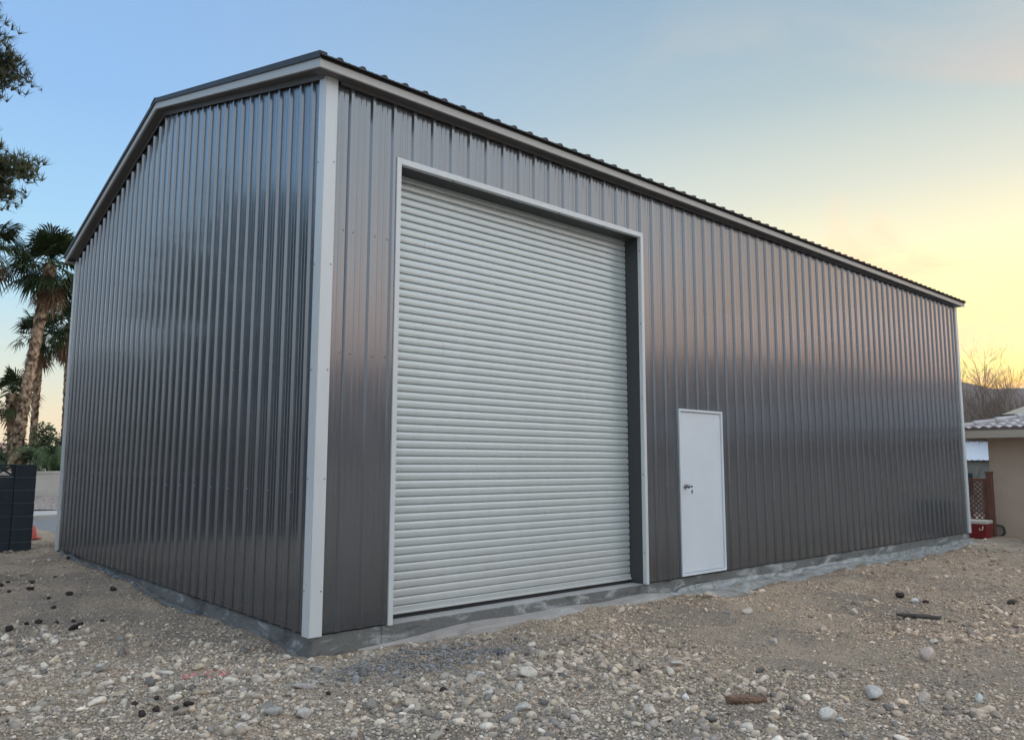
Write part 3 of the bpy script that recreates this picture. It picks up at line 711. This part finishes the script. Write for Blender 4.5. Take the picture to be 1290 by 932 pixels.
# ------------------------------------------------------------------ vegetation
BOOT = mat('palm_trunk', (.07, .045, .03), .95, 0, (.62, .46, .32), scale=5, bump=1, bscale=9, stretch=(1, 1, .7), bdist=.12, lo=.40, hi=.62, spec=.1)
FROND = mat('palm_leaf', (.022, .040, .014), .6, 0, (.055, .080, .028), scale=2, spec=.15)
DEAD = mat('dead_frond', (.16, .10, .06), .9, 0, (.30, .20, .12), scale=3)
def fan(b, base, d, pet, rad, droop, nb, rr):
    d = d.normalized(); side = d.cross(Vector((0, 0, 1)))
    if side.length < .05: side = Vector((1, 0, 0))
    side.normalize(); up = side.cross(d)
    hub = base+d*pet+Vector((0, 0, -droop*.25)); w = .018
    b.quad(base-side*w, base+side*w, hub+side*w*.6, hub-side*w*.6)
    b.quad(base-up*w, base+up*w, hub+up*w*.6, hub-up*w*.6)
    twist = rr.uniform(-.5, .5)
    s2 = side*math.cos(twist)+up*math.sin(twist); d2 = (d+Vector((0, 0, -.25*droop))).normalized()
    for k in range(nb):
        a = R(-105+210*k/(nb-1)); L = rad*(.72+.28*math.cos(a*.7))*rr.uniform(.85, 1.1)
        dr_ = (d2*math.cos(a)+s2*math.sin(a)).normalized(); n_ = dr_.cross(up if abs(dr_.dot(up)) < .9 else side).normalized()*(rad*.050)
        mid = hub+dr_*L*.6+Vector((0, 0, -.06*droop)); tip = hub+dr_*L+Vector((rr.uniform(-.04, .04), rr.uniform(-.04, .04), -(.15+.35*droop)*L*rr.uniform(.6, 1.2)))
        b.quad(hub, mid-n_, tip, mid+n_)
def palm(azd, dist, topz, tr, lean, cr, nf, label, base=None, dead=16, seed=1):
    rr = random.Random(seed)
    bx, by, _ = polar(azd, dist); t = empty('palm_tree', (bx-lean[0], by-lean[1], -.3)); tag(t, label, 'palm tree', 'fan palms beyond the block wall')
    H = topz+.3; b = MB(); pts = []; rad = []; n = 44
    for i in range(n+1):
        q = i/n; pts.append((lean[0]*q**1.3, lean[1]*q**1.3, H*q)); rad.append(tr*(1.25-.35*min(1, q*3))*(1.12 if i % 2 else .93)*(1 if q < .85 else 1.12))
    b.tube(pts, rad, 12)
    for i in range(int(H*42)):   # leaf base stubs
        q = rr.uniform(.02, .99); a = rr.uniform(0, 6.28); px, py, pz = lean[0]*q**1.3, lean[1]*q**1.3, H*q
        r_ = tr*(1.25-.35*min(1, q*3)); o_ = Vector((px+r_*math.cos(a), py+r_*math.sin(a), pz)); ou = Vector((math.cos(a), math.sin(a), 0)); tn = Vector((-math.sin(a), math.cos(a), 0))
        L = tr*rr.uniform(.25, .5)
        b.quad(o_-tn*tr*.22, o_+tn*tr*.22, o_+ou*L*.6+Vector((0, 0, L))+tn*tr*.1, o_+ou*L*.6+Vector((0, 0, L))-tn*tr*.1)
    b.build('trunk', BOOT, t)
    top = Vector((lean[0], lean[1], H)); b = MB()
    for k in range(nf):
        e = R(rr.uniform(-38, 82)); a = k*2.39996+rr.uniform(-.2, .2)
        d = Vector((math.cos(a)*math.cos(e), math.sin(a)*math.cos(e), math.sin(e)))
        fan(b, top+Vector((0, 0, rr.uniform(-.15, .2))), d, cr*rr.uniform(.42, .62), cr*rr.uniform(.42, .58), 1-math.sin(e)*.7, 17, rr)
    b.build('crown', FROND, t)
    b = MB()
    for k in range(dead):
        e = R(rr.uniform(-85, -48)); a = rr.uniform(0, 6.28); d = Vector((math.cos(a)*math.cos(e), math.sin(a)*math.cos(e), math.sin(e)))
        fan(b, top+Vector((0, 0, rr.uniform(-.5, -.1)*cr*.6)), d, cr*.4, cr*.45, 1, 12, rr)
    if dead: b.build('dead_fronds', DEAD, t)
    return t
palm(10.75, 37, 9.6, .225, (.85, .2), 1.7, 60, 'tallest fan palm with a leaning rough trunk, nearest the building', seed=3)
palm(10.55, 41, 7.2, .16, (.1, .2), 1.4, 34, 'second fan palm whose thin trunk rises behind the tallest palm', dead=12, seed=5)
palm(12.1, 40, 7.6, .18, (-.1, .1), 1.45, 34, 'fan palm half hidden behind the edge of the building', dead=18, seed=8)
palm(9.25, 43, 4.6, .28, (-.3, 0), 1.35, 30, 'short thick fan palm left of the tallest palm', dead=6, seed=13)
palm(7.55, 33, 9.2, .22, (-.2, 0), 1.35, 36, 'fan palm cut by the left edge of the picture, only its fronds showing', dead=6, seed=21)

LEAF = mat('shrub_leaf', (.03, .05, .022), .7, 0, (.07, .10, .035), scale=1.5)
def shrub(x, y, z, rx, ry, rz, n, ls, label, m, seed=0, name='shrub', group=None):
    rr = random.Random(seed); t = empty(name, (x, y, z)); tag(t, label, 'shrub', group); b = MB()
    cl = [(Vector((rr.gauss(0, .5), rr.gauss(0, .5), rr.uniform(-.3, .8))), rr.uniform(.25, .5)) for _ in range(22)]
    for i in range(n):
        c, r_ = rr.choice(cl); p = c+Vector((rr.gauss(0, 1), rr.gauss(0, 1), rr.gauss(0, 1))).normalized()*r_*rr.random()**.4
        p = Vector((p.x*rx, p.y*ry, max(.05, (p.z*.5+.5)*rz))); d = Vector((rr.gauss(0, 1), rr.gauss(0, 1), rr.gauss(0, .8))).normalized()*ls*rr.uniform(.6, 1.3); s = d.orthogonal().normalized()*ls*.3
        b.quad(p-d, p+s, p+d, p-s)
    b.build('foliage', m, t); b = MB()
    for k in range(7): b.tube([(rr.uniform(-.1, .1), rr.uniform(-.1, .1), -.3), (rr.uniform(-.5, .5)*rx, rr.uniform(-.5, .5)*ry, rz*.6)], [.05, .02], 5)
    b.build('stems', DARKW, t); return t
x, y, _ = polar(12.1, 36.5); shrub(x, y, -.3, 1.5, 1.2, 3.2, 4200, .13, 'dark green rounded shrub behind the cream wall, beside the building edge', LEAF, 4)
x, y, _ = polar(9.0, 44); shrub(x, y, -.3, 1.6, 1.6, 2.4, 2500, .14, 'low dark shrub at the foot of the short palm', LEAF, 6)
# areca-like feathery palm leaves rising from the shrub
x, y, _ = polar(12.0, 35.5); t = empty('feather_palm', (x, y, -.2)); tag(t, 'low green palm with arching feathery leaves over the cream wall', 'palm'); b = MB(); rr = random.Random(3)
for k in range(22):
    a = rr.uniform(0, 6.28); L = rr.uniform(1.6, 2.4); pts = []
    for i in range(9):
        q = i/8; pts.append(Vector((math.cos(a)*L*.8*q, math.sin(a)*L*.8*q, 1.2+L*(1.1*q-.95*q*q*q))))
    b.tube(pts, [.025*(1-i/9) for i in range(9)], 4, cap=False)
    for i in range(1, 9):
        for sgn in (1, -1):
            for f_ in (0, .33, .66):
                o_ = pts[i-1].lerp(pts[i], f_); sd = Vector((-math.sin(a), math.cos(a), 0))*sgn; e = o_+sd*.38*(1-i/12)+Vector((0, 0, -.14))+(pts[i]-pts[i-1])*.6
                n_ = (pts[i]-pts[i-1]).normalized()*.02; b.quad(o_-n_, o_+n_, e+n_*.3, e-n_*.3)
b.build('fronds', mat('feather_leaf', (.05, .10, .03), .5, 0, (.10, .16, .05), scale=2), t)

NEED = mat('pine_needle', (.03, .045, .018), .8, 0, (.085, .095, .035), scale=1.2)
BARK = mat('pine_bark', (.09, .06, .045), .95, 0, (.20, .14, .10), scale=6, bump=1, bscale=10, bdist=.05)
def pine(x, y, H, z0, rad, label, seed, nl=46, tuft=.34, name='pine_tree', group=None, dens=1.0, prof=None):
    rr = random.Random(seed); t = empty(name, (x, y, -.3)); tag(t, label, 'pine tree', group)
    b = MB(); L = MB(); b.tube([(0, 0, 0), (.1, 0, H*.3), (-.1, .1, H*.6), (0, 0, H)], [H*.022, H*.017, H*.010, .03], 10)
    for k in range(nl):
        q = k/nl; z = z0+(H-z0)*q; a = k*2.39996+rr.uniform(-.3, .3)
        ln = rad*(prof(q) if prof else (math.sin(math.pi*min(1, .25+q*.75))**.7))*rr.uniform(.55, 1.08)
        d = Vector((math.cos(a), math.sin(a), rr.uniform(.05, .5))); o_ = Vector((0, 0, z)); pts = [o_]
        for i in range(1, 5): pts.append(o_+d*ln*i/4+Vector((rr.gauss(0, .06), rr.gauss(0, .06), rr.gauss(0, .06)))*ln*.6)
        b.tube(pts, [.07, .05, .035, .022, .01], 6, cap=False)
        for c in range(int(7*dens)+2):
            w = pts[rr.choice((2, 3, 3, 4, 4))]; c0 = w+Vector((rr.gauss(0, 1), rr.gauss(0, 1), rr.gauss(0, .7)))*rad*.11
            b.tube([w, c0], [.016, .006], 4, cap=False)
            for u in range(int(13*dens)):
                p = c0+Vector((rr.gauss(0, 1), rr.gauss(0, 1), rr.gauss(0, .8)))*rad*.075; up = Vector((rr.gauss(0, .5), rr.gauss(0, .5), rr.uniform(.2, 1))).normalized()
                for n_ in range(9):
                    dd = (up*1.1+Vector((rr.gauss(0, .55), rr.gauss(0, .55), rr.gauss(0, .45)))).normalized(); s = dd.orthogonal().normalized()*.024
                    e = p+dd*tuft*rr.uniform(.6, 1.1); L.tri(p-s, p+s, e)
    b.build('trunk', BARK, t); L.build('crown', NEED, t); return t
pine(-1.6, 24.6, 22, 9.8, 2.75, 'tall shaggy pine tree cut by the left edge, higher than the building', 5, nl=115, dens=1.5, tuft=.42, prof=lambda q: .80+.25*math.sin(q*17+1.0))
# trees standing left of the picture, mirrored in the gable wall
pine(-5.9, 14.0, 8.6, 1.6, 3.6, 'broad dark pine beyond the left edge of the picture, mirrored in the gable wall', 9, nl=40, tuft=.3, dens=1.0)
pine(-9.0, 12.0, 7.2, 1.2, 3.4, 'second broad dark pine further left, mirrored at the right of the gable wall', 12, nl=34, tuft=.3, dens=1.0)
for i, (a, d, h) in enumerate(((-16, 42, 6.5), (-21, 46, 7.2), (-11, 50, 6.0))):
    shrub(3.18+d*math.sin(R(a)), -6+d*math.cos(R(a)), -.3, 5, 4, h, 7000, .42, ('bushy tree beyond the left block wall, mirrored low in the gable wall', 'tall bushy tree beyond the left wall, mirrored mid gable', 'farthest bushy tree beyond the left wall, mirrored at the gable edge')[i], LEAF, 40+i, name='bushy_tree')

# bare trees on the right
TWIG = mat('bare_twig', (.18, .14, .11), .95, 0, (.32, .26, .21), scale=3)
def bare(x, y, H, label, seed, spread=.5, stems=12, rad=.05, depth=5, group='bare trees behind the stucco house', base=-.3):
    rr = random.Random(seed); t = empty('bare_tree', (x, y, base)); tag(t, label, 'tree', group); T = MB(); C = MB()
    def grow(p, d, L, r, dep, b):
        n = 3; pts = [p]
        for i in range(n): d = (d+Vector((rr.gauss(0, .10), rr.gauss(0, .10), rr.gauss(0, .06)+.03))).normalized(); pts.append(pts[-1]+d*L/n)
        b.tube(pts, [r, r*.85, r*.72, r*.6], 5 if dep > 3 else 3, cap=False)
        if dep <= 0: return
        for k in range(3 if dep > 1 else 4):
            q = rr.choice(pts[1:]); nd = (d+Vector((rr.gauss(0, .45), rr.gauss(0, .45), rr.gauss(0, .25)))).normalized()
            grow(q, nd, L*rr.uniform(.58, .82), r*.58, dep-1, C)
    for s in range(stems):
        a = rr.uniform(0, 6.28); d = Vector((math.cos(a)*spread*rr.random(), math.sin(a)*spread*rr.random(), 1)).normalized()
        grow(Vector((rr.uniform(-.2, .2), rr.uniform(-.2, .2), 0)), d, H*.36*rr.uniform(.8, 1.15), rad, depth, T)
    T.build('trunk', TWIG, t); C.build('crown', TWIG, t); return t
for i, (a, d, h, lab, sp) in enumerate(((72.4, 37, 6.4, 'bare leafless tree nearest the far corner of the steel building', .55), (73.5, 38, 6.7, 'tallest bare leafless tree with upright twigs behind the house roof', .5),
        (74.9, 41, 6.3, 'bare leafless tree near the right edge above the pale roof piece', .6), (71.0, 44, 6.0, 'bare leafless tree mostly hidden behind the steel building', .6))):
    x, y, _ = polar(a, d); bare(x, y, h, lab, 60+i, spread=sp)
x, y, _ = polar(72.35, 27); bare(x, y, 2.6, 'thin bare sapling between the lattice gate and the white roofed shed', 90, .45, 2, .03, 3)

# ------------------------------------------------------------------ stucco house on the right
STUC = mat('tan_stucco', (.50, .40, .32), .95, 0, (.56, .45, .36), scale=3, bump=.8, bscale=120, detail=8)
FASC = mat('beige_fascia', (.46, .41, .34), .7)
TILE = mat('roof_tile', (.36, .325, .32), .85, 0, (.54, .51, .51), scale=4)
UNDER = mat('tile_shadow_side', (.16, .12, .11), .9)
hs = empty('stucco_house', (18.65, .62, -.35)); tag(hs, 'tan stucco house with a tiled hip roof at the right edge', 'house')
b = MB(); b.box(0, -13, -.3, 11, 0, 2.42); b.build('wall', STUC, hs)
b = MB(); e0 = -.55; ey = .60; ex1 = 11.5; ey1 = -13.5
b.box(e0, ey1, 2.40, e0+.03, ey, 2.58); b.box(e0+.0305, ey-.03, 2.40, ex1, ey, 2.58); b.box(e0+.0305, ey1+.001, 2.45, ex1-.01, ey-.031, 2.47)
b.build('fascia', FASC, hs)
# hip roof: front plane rises with x from the eave, side plane rises away from y=ey
sl = .235
rf = empty('roof', (0, 0, 0)); rf.parent = hs
b = MB(); st = .22; rise = 0
def tz(x, y): # tile wave + course steps on the front plane
    u = (x-e0); c = math.floor(u/.34); fr = u/.34-c
    return 2.60+sl*u+.035*(1-fr)+.045*abs(math.sin(math.pi*(y)/st))
ysr = np.arange(ey1, ey+.03, st/8)
us = []
for c in range(18): us += [c*.34+.001, (c+1)*.34-.001]
for u0, u1 in zip(us, us[1:]):
    for y0, y1 in zip(ysr, ysr[1:]):
        if ey-y1 < u0*.98: continue    # hip line
        x0, x1 = e0+u0, e0+u1
        b.quad((x0, y0, tz(x0, y0)), (x1, y0, tz(x1, y0)), (x1, y1, tz(x1, y1)), (x0, y1, tz(x0, y1)))
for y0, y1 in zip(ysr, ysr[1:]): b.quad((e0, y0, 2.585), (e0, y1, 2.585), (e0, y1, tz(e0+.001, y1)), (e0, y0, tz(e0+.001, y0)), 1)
xsr = np.arange(e0, ex1, st/8)
for c in range(0, 18):
    u0, u1 = c*.34+.001, (c+1)*.34-.001
    for x0, x1 in zip(xsr, xsr[1:]):
        if x0-e0 < u1: continue
        f_ = lambda x, u, fr: 2.60+sl*u+.035*(1-fr)+.045*abs(math.sin(math.pi*x/st))
        b.quad((x0, ey-u0, f_(x0, u0, 0)), (x1, ey-u0, f_(x1, u0, 0)), (x1, ey-u1, f_(x1, u1, 1)), (x0, ey-u1, f_(x0, u1, 1)))
b.build('tiles', [TILE, UNDER], rf)
b = MB()
for i in range(16):
    u0 = i*.37; u1 = u0+.40; b.tube([(e0+u0, ey-u0, 2.66+sl*u0), (e0+u1, ey-u1, 2.64+sl*u1)], [.10, .085], 8)
b.build('hip_tiles', TILE, rf)
PALE = mat('pale_roof_sheet', (.62, .55, .42), .6)
x, y, _ = polar(73.95, 34); nh = empty('neighbour_house', (x, y, -.35)); tag(nh, 'pale roofed house behind the tiled hip roof at the right edge', 'house')
b = MB(); b.box(.3, -8, -.2, 6, -.6, 3.2); b.build('wall', STUC, nh)
b = MB(); b.add([(0, 0, 3.60), (6.4, 0, 3.60), (6.4, -8.6, 3.60), (0, -8.6, 3.60), (.6, -4.3, 5.2), (5.8, -4.3, 5.2)], [(0, 4, 5, 1), (1, 5, 2), (2, 5, 4, 3), (3, 4, 0), (0, 1, 2, 3)])
b.build('roof', PALE, nh); b = MB(); b.box(-.02, -8.62, 3.44, 6.42, .02, 3.598); b.build('eave', DARKW, nh)

# lattice gate
RED = mat('stained_wood', (.11, .045, .03), .7, 0, (.20, .09, .06), scale=4, stretch=(3, 3, .6), bump=.3, bscale=40)
lf = empty('lattice_gate', (18.35, .76, -.38)); tag(lf, 'reddish brown wooden lattice gate between the steel building and the stucco house', 'gate')
b = MB(); b.bevbox(-.06, -.28, 0, .06, -.15, 1.58, .006); b.bevbox(-.075, -.295, 1.58, .075, -.135, 1.62, .006); b.build('post', RED, lf)
b = MB()
for y0, y1 in ((-.14, -.06), (1.4, 1.48)): b.bevbox(-.025, y0, .05, .025, y1, 1.45, .004)
b.bevbox(-.025, -.06, 1.37, .025, 1.4, 1.45, .004); b.bevbox(-.025, -.06, .05, .025, 1.4, .14, .004); b.build('frame', RED, lf)
b = MB()
for sg in (1, -1):
    c0 = -1.4
    while c0 < 3:
        # diagonal strips clipped to the frame rectangle
        P = []
        for k in range(121):
            y = -.06+1.46*k/120; z = (y*sg+c0) if sg == 1 else (-y+c0+.0)
            if .14 <= z <= 1.37: P.append((y, z))
        if len(P) > 3:
            (ya, za), (yb, zb) = P[0], P[-1]; w = .014; xo = .004*sg
            b.box(0, 0, 0, 1, 1, 1, 0, Matrix.Translation((xo-.003, ya, za)) @ Matrix.Rotation(math.atan2(zb-za, yb-ya), 4, 'X') @ Matrix.Translation((0, 0, -w)) @ Matrix.Diagonal((.006, math.hypot(yb-ya, zb-za), 2*w, 1)))
        c0 += .115
b.build('lattice', RED, lf)
# red cooler
CR = mat('cooler_red', (.20, .014, .018), .4); CW = mat('cooler_white', (.62, .58, .52), .5)
cl = empty('cooler', (17.85, .78, float(gh(17.85, .78))-.01)); tag(cl, 'red picnic cooler with a white lid on the ground before the lattice gate', 'cooler')
b = MB(); b.bevbox(-.19, -.33, 0, .19, .33, .34, .025); b.build('body', CR, cl); b = MB(); b.bevbox(-.20, -.34, .342, .20, .34, .43, .02); b.build('lid', CW, cl)
b = MB(); b.tube([(-.205, -.24, .30), (-.225, -.24, .22), (-.225, -.17, .2), (-.225, -.17, .26)], .012, 6); b.build('handle', CW, cl)
# garden hose coil
HOSE = mat('hose', (.06, .07, .06), .5)
b = MB(); pts = []
for k in range(120):
    a = k*.31; r_ = .13+.015*math.sin(k); pts.append((.04*math.sin(k*.13), r_*math.cos(a), .15+r_*math.sin(a)))
b.tube(pts, .012, 5); o = b.build('garden_hose', HOSE); o.location = (18.54, .48, float(gh(18.5, .38))); tag(o, 'dark garden hose coil leaning against the stucco wall corner', 'hose')
# metal cabinet at the right edge
CAB = mat('dark_cabinet', (.035, .05, .05), .5, .3)
cb = empty('air_conditioner', (17.1, -1.45, float(gh(17.1, -1.45)))); tag(cb, 'dark green metal condenser unit cut by the right edge before the stucco wall', 'air conditioner')
b = MB(); b.bevbox(-.36, -.40, .07, .36, .40, .86, .015); b.build('casing', CAB, cb)
b = MB()
for k in range(20): b.box(-.368, -.34, .12+k*.036, -.361, .34, .132+k*.036)
b.build('grille', CAB, cb)
b = MB(); lathe(b, (0, 0, .861), (0, 0, 1), [(0, .32), (.03, .31), (.035, .2), (.05, .05), (.05, 0)], 20); b.build('fan_guard', CAB, cb)
b = MB(); b.bevbox(-.48, -.52, -.08, .48, .52, .068, .01); b.build('pad', LIP, cb)
# shed beyond
SHR = mat('white_sheet_roof', (.62, .66, .70), .5); SHW = mat('shed_wall', (.22, .235, .215), .9, 0, (.30, .31, .28), scale=2)
x, y, _ = polar(72.7, 33.5); sh = empty('shed', (x, y, -.3), R(17)); tag(sh, 'grey shed with a white sheet roof, seen between the lattice gate and the eave', 'shed')
b = MB(); b.box(0, -2.6, -.2, 2.4, 2.6, 1.84); b.build('wall', SHW, sh)
b = MB()
for k in range(32): y0 = -2.8+k*.176; b.quad((-.25, y0, 1.86), (-.25, y0+.088, 1.885), (2.3, y0+.088, 2.62), (2.3, y0, 2.60)); b.quad((-.25, y0+.088, 1.885), (-.25, y0+.176, 1.86), (2.3, y0+.176, 2.60), (2.3, y0+.088, 2.62))
b.box(2.3, -2.8, 1.85, 2.6, 2.8, 2.59); b.build('roof', SHR, sh)
b = MB(); b.box(-.03, .3, .6, -.005, 1.0, 1.4); b.build('window', CAB, sh)

# far house on the left
FW = mat('far_wall', (.42, .33, .27), .9); FR = mat('far_tile', (.38, .21, .17), .9, 0, (.48, .29, .24), scale=3)
x, y, _ = polar(8.9, 70); fh = empty('far_house', (x, y, -.3)); tag(fh, 'distant house with a low reddish roof behind the palm trunks', 'house')
b = MB(); b.box(-7, 0, 0, 1.6, 8, 2.5); b.build('wall', FW, fh)
b = MB(); b.add([(-7.6, -.6, 2.5), (2.2, -.6, 2.5), (2.2, 8.6, 2.5), (-7.6, 8.6, 2.5), (-4, 4, 4.0), (-1.6, 4, 4.0)], [(0, 1, 5, 4), (1, 2, 5), (2, 3, 4, 5), (3, 0, 4), (0, 3, 2, 1)]); b.build('roof', FR, fh)

# ------------------------------------------------------------------ hills all round
def ridge(azd):
    a = azd % 360
    K = [(0, .35), (35, .6), (62, 4.2), (70, 5.9), (72, 5.5), (73.5, 5.0), (75, 4.9), (80, 4.9), (95, 4.6), (110, 5.6), (120, 7.6), (130, 8.4), (150, 7.2), (175, 5.0), (220, 3.0), (300, 1.5), (340, .5), (360, .35)]
    return float(np.interp(a, [k[0] for k in K], [k[1] for k in K]))
V = []; nA = 720; rad_ = (1100, 1400, 1700, 2000, 2400); hf = (-.02, .38, .72, 1.0, .35)
for i in range(nA):
    a = i*.5; e = ridge(a)+(.35+.06*ridge(a))*(float(fbm(i*.11, 2, 5, 6))-.5)*1.6
    if i > nA-8: e = ridge(a)
    for r_, h_ in zip(rad_, hf):
        jr = r_*(1+.05*(float(fbm(i*.15, r_*.01, 3, 12))-.5)); z = jr*math.tan(R(max(.05, e)))*h_
        if 0 < h_ < 1: z *= 1+.35*(float(fbm(i*.35, r_*.02, 3, 19))-.5)
        V.append((cx+jr*math.sin(R(a)), cy+jr*math.cos(R(a)), z-1.5))
nr = len(rad_)
FH = [(i*nr+j, ((i+1) % nA)*nr+j, ((i+1) % nA)*nr+j+1, i*nr+j+1) for i in range(nA) for j in range(nr-1)]
HILL = mat('desert_hill', (.13, .105, .10), .98, 0, (.21, .17, .155), scale=.012, bump=1, bscale=.03, detail=12, bdist=25)
b = MB(); b.add(V, FH); tag(b.build('hills', HILL, smooth=True), kind='structure')

HAZE = bpy.data.materials.new('haze'); HAZE.use_nodes = True; ht = HAZE.node_tree; ht.nodes.clear()
ho = ht.nodes.new('ShaderNodeOutputMaterial'); hv = ht.nodes.new('ShaderNodeVolumePrincipled'); hv.inputs['Density'].default_value = .00007; hv.inputs['Color'].default_value = (.85, .86, .95, 1)
hv.inputs['Anisotropy'].default_value = .2; ht.links.new(hv.outputs[0], ho.inputs['Volume'])
b = MB(); b.box(-2900, -2900, -4.5, 2900, 2900, 420); tag(b.build('haze', HAZE), kind='stuff')

# ------------------------------------------------------------------ sky and sun
SUNAZ, SUNEL = 84.0, 3.0
w = bpy.data.worlds.new('World'); sc.world = w; w.use_nodes = True; T = w.node_tree; bg = T.nodes['Background']
def N(ty, **kw):
    nd = T.nodes.new(ty)
    for k, v in kw.items(): setattr(nd, k, v)
    return nd
def M(op, a, b_=None, c=None, clamp=False):
    nd = N('ShaderNodeMath', operation=op, use_clamp=clamp)
    for i, q in enumerate((a, b_, c)):
        if q is None: continue
        if isinstance(q, (int, float)): nd.inputs[i].default_value = q
        else: T.links.new(q, nd.inputs[i])
    return nd.outputs[0]
def MR(v, a, b_, smooth=True):
    nd = N('ShaderNodeMapRange', interpolation_type='SMOOTHSTEP' if smooth else 'LINEAR'); T.links.new(v, nd.inputs[0])
    nd.inputs['From Min'].default_value = a; nd.inputs['From Max'].default_value = b_; return nd.outputs[0]
def MIX(f, a, b_, bt='MIX'):
    nd = N('ShaderNodeMix', data_type='RGBA', blend_type=bt)
    for k, q in (('Factor', f), ('A', a), ('B', b_)):
        if isinstance(q, (int, float)): nd.inputs[k].default_value = q
        elif isinstance(q, tuple): nd.inputs[k].default_value = (*q, 1)
        else: T.links.new(q, nd.inputs[k])
    return nd.outputs['Result']
sky = N('ShaderNodeTexSky', sky_type='NISHITA', sun_disc=False); sky.sun_elevation = R(SUNEL); sky.sun_rotation = R(SUNAZ); sky.dust_density = 2.0; sky.air_density = 1.2
tc = N('ShaderNodeTexCoord'); sp = N('ShaderNodeSeparateXYZ'); T.links.new(tc.outputs['Generated'], sp.inputs[0])
dx_, dy_, dz_ = sp.outputs; hl = M('SQRT', M('MAXIMUM', M('SUBTRACT', 1.0, M('MULTIPLY', dz_, dz_)), .0001))
hx, hy = M('DIVIDE', dx_, hl), M('DIVIDE', dy_, hl)
sdot = M('ADD', M('MULTIPLY', hx, math.sin(R(SUNAZ))), M('MULTIPLY', hy, math.cos(R(SUNAZ))))
el = M('MAXIMUM', dz_, 0.0)
def SR(stops):
    r = rampn(T, stops); T.links.new(el, r.inputs[0]); return r.outputs[0]
A_ = SR([(0, (.80, .62, .40)), (.05, (.82, .70, .48)), (.11, (.62, .70, .62)), (.19, (.40, .64, .78)), (.28, (.31, .55, .78)), (.40, (.235, .43, .72)), (.60, (.21, .36, .62)), (1, (.95, 1.05, 1.2))])
B_ = SR([(0, (1.0, .55, .12)), (.084, (1.1, .62, .12)), (.105, (1.15, 1.02, .34)), (.17, (1.15, 1.05, .42)), (.25, (.84, .79, .52)), (.32, (.60, .63, .54)), (.42, (.36, .46, .49)), (.55, (.22, .34, .46)), (.66, (.2, .32, .48)), (1, (1.0, 1.05, 1.15))])
C_ = SR([(0, (.60, .42, .38)), (.10, (1.35, .84, .68)), (.17, (1.55, 1.16, .98)), (.25, (1.38, 1.28, 1.22)), (.38, (1.12, 1.18, 1.22)), (.6, (.92, 1.04, 1.18)), (1, (.98, 1.08, 1.22))])
D_ = SR([(0, (.38, .42, .48)), (.10, (.40, .50, .60)), (.25, (.36, .56, .74)), (.40, (.28, .48, .76)), (.60, (.21, .36, .62)), (1, (.95, 1.05, 1.2))])
g = MIX(MR(sdot, .30, .99), MIX(MR(sdot, -.2, .2), D_, A_), B_)
E_ = SR([(0, (.42, .43, .46)), (.10, (.62, .64, .68)), (.25, (.80, .88, .96)), (.45, (.85, .96, 1.08)), (1, (.95, 1.05, 1.2))])
g = MIX(MR(hy, .02, -.34), g, MIX(MR(hx, -.1, .45), E_, C_))
# soft high cloud
sc_ = M('ADD', el, .16)
cv = N('ShaderNodeCombineXYZ'); T.links.new(M('DIVIDE', dx_, sc_), cv.inputs[0]); T.links.new(M('DIVIDE', dy_, sc_), cv.inputs[1])
n1 = N('ShaderNodeTexNoise'); n1.inputs['Scale'].default_value = 1.1; n1.inputs['Detail'].default_value = 7; n1.inputs['Roughness'].default_value = .52; n1.inputs['Distortion'].default_value = .9; T.links.new(cv.outputs[0], n1.inputs['Vector'])
cm = M('MULTIPLY', M('MULTIPLY', MR(el, .56, .40), MR(n1.outputs['Fac'], .46, .58)), M('MULTIPLY', MR(sdot, .55, .9), .9))
cc = MIX(MR(el, .16, .48), (1.15, .72, .42), (.42, .46, .47))
g = MIX(cm, g, cc)
tot = MIX(.12, MIX(1.0, g, (10.0, 10.0, 10.0), 'MULTIPLY'), sky.outputs[0])
T.links.new(tot, bg.inputs['Color']); bg.inputs['Strength'].default_value = .10
w.cycles.sampling_method = 'MANUAL'; w.cycles.sample_map_resolution = 512
sun = bpy.data.objects.new('sun', bpy.data.lights.new('sun', 'SUN')); col.objects.link(sun)
sun.data.energy = .8; sun.data.angle = R(12); sun.data.color = (1, .72, .45)
sd = Vector((math.sin(R(SUNAZ))*math.cos(R(SUNEL+2)), math.cos(R(SUNAZ))*math.cos(R(SUNEL+2)), math.sin(R(SUNEL+2))))
sun.rotation_euler = sd.to_track_quat('Z', 'Y').to_euler()

vs = sc.view_settings; vs.view_transform = 'Standard'; vs.look = 'None'; vs.exposure = .5; vs.gamma = 1; vs.use_curve_mapping = False
sc.render.engine = 'CYCLES'; sc.render.resolution_x = 1024; sc.render.resolution_y = 739
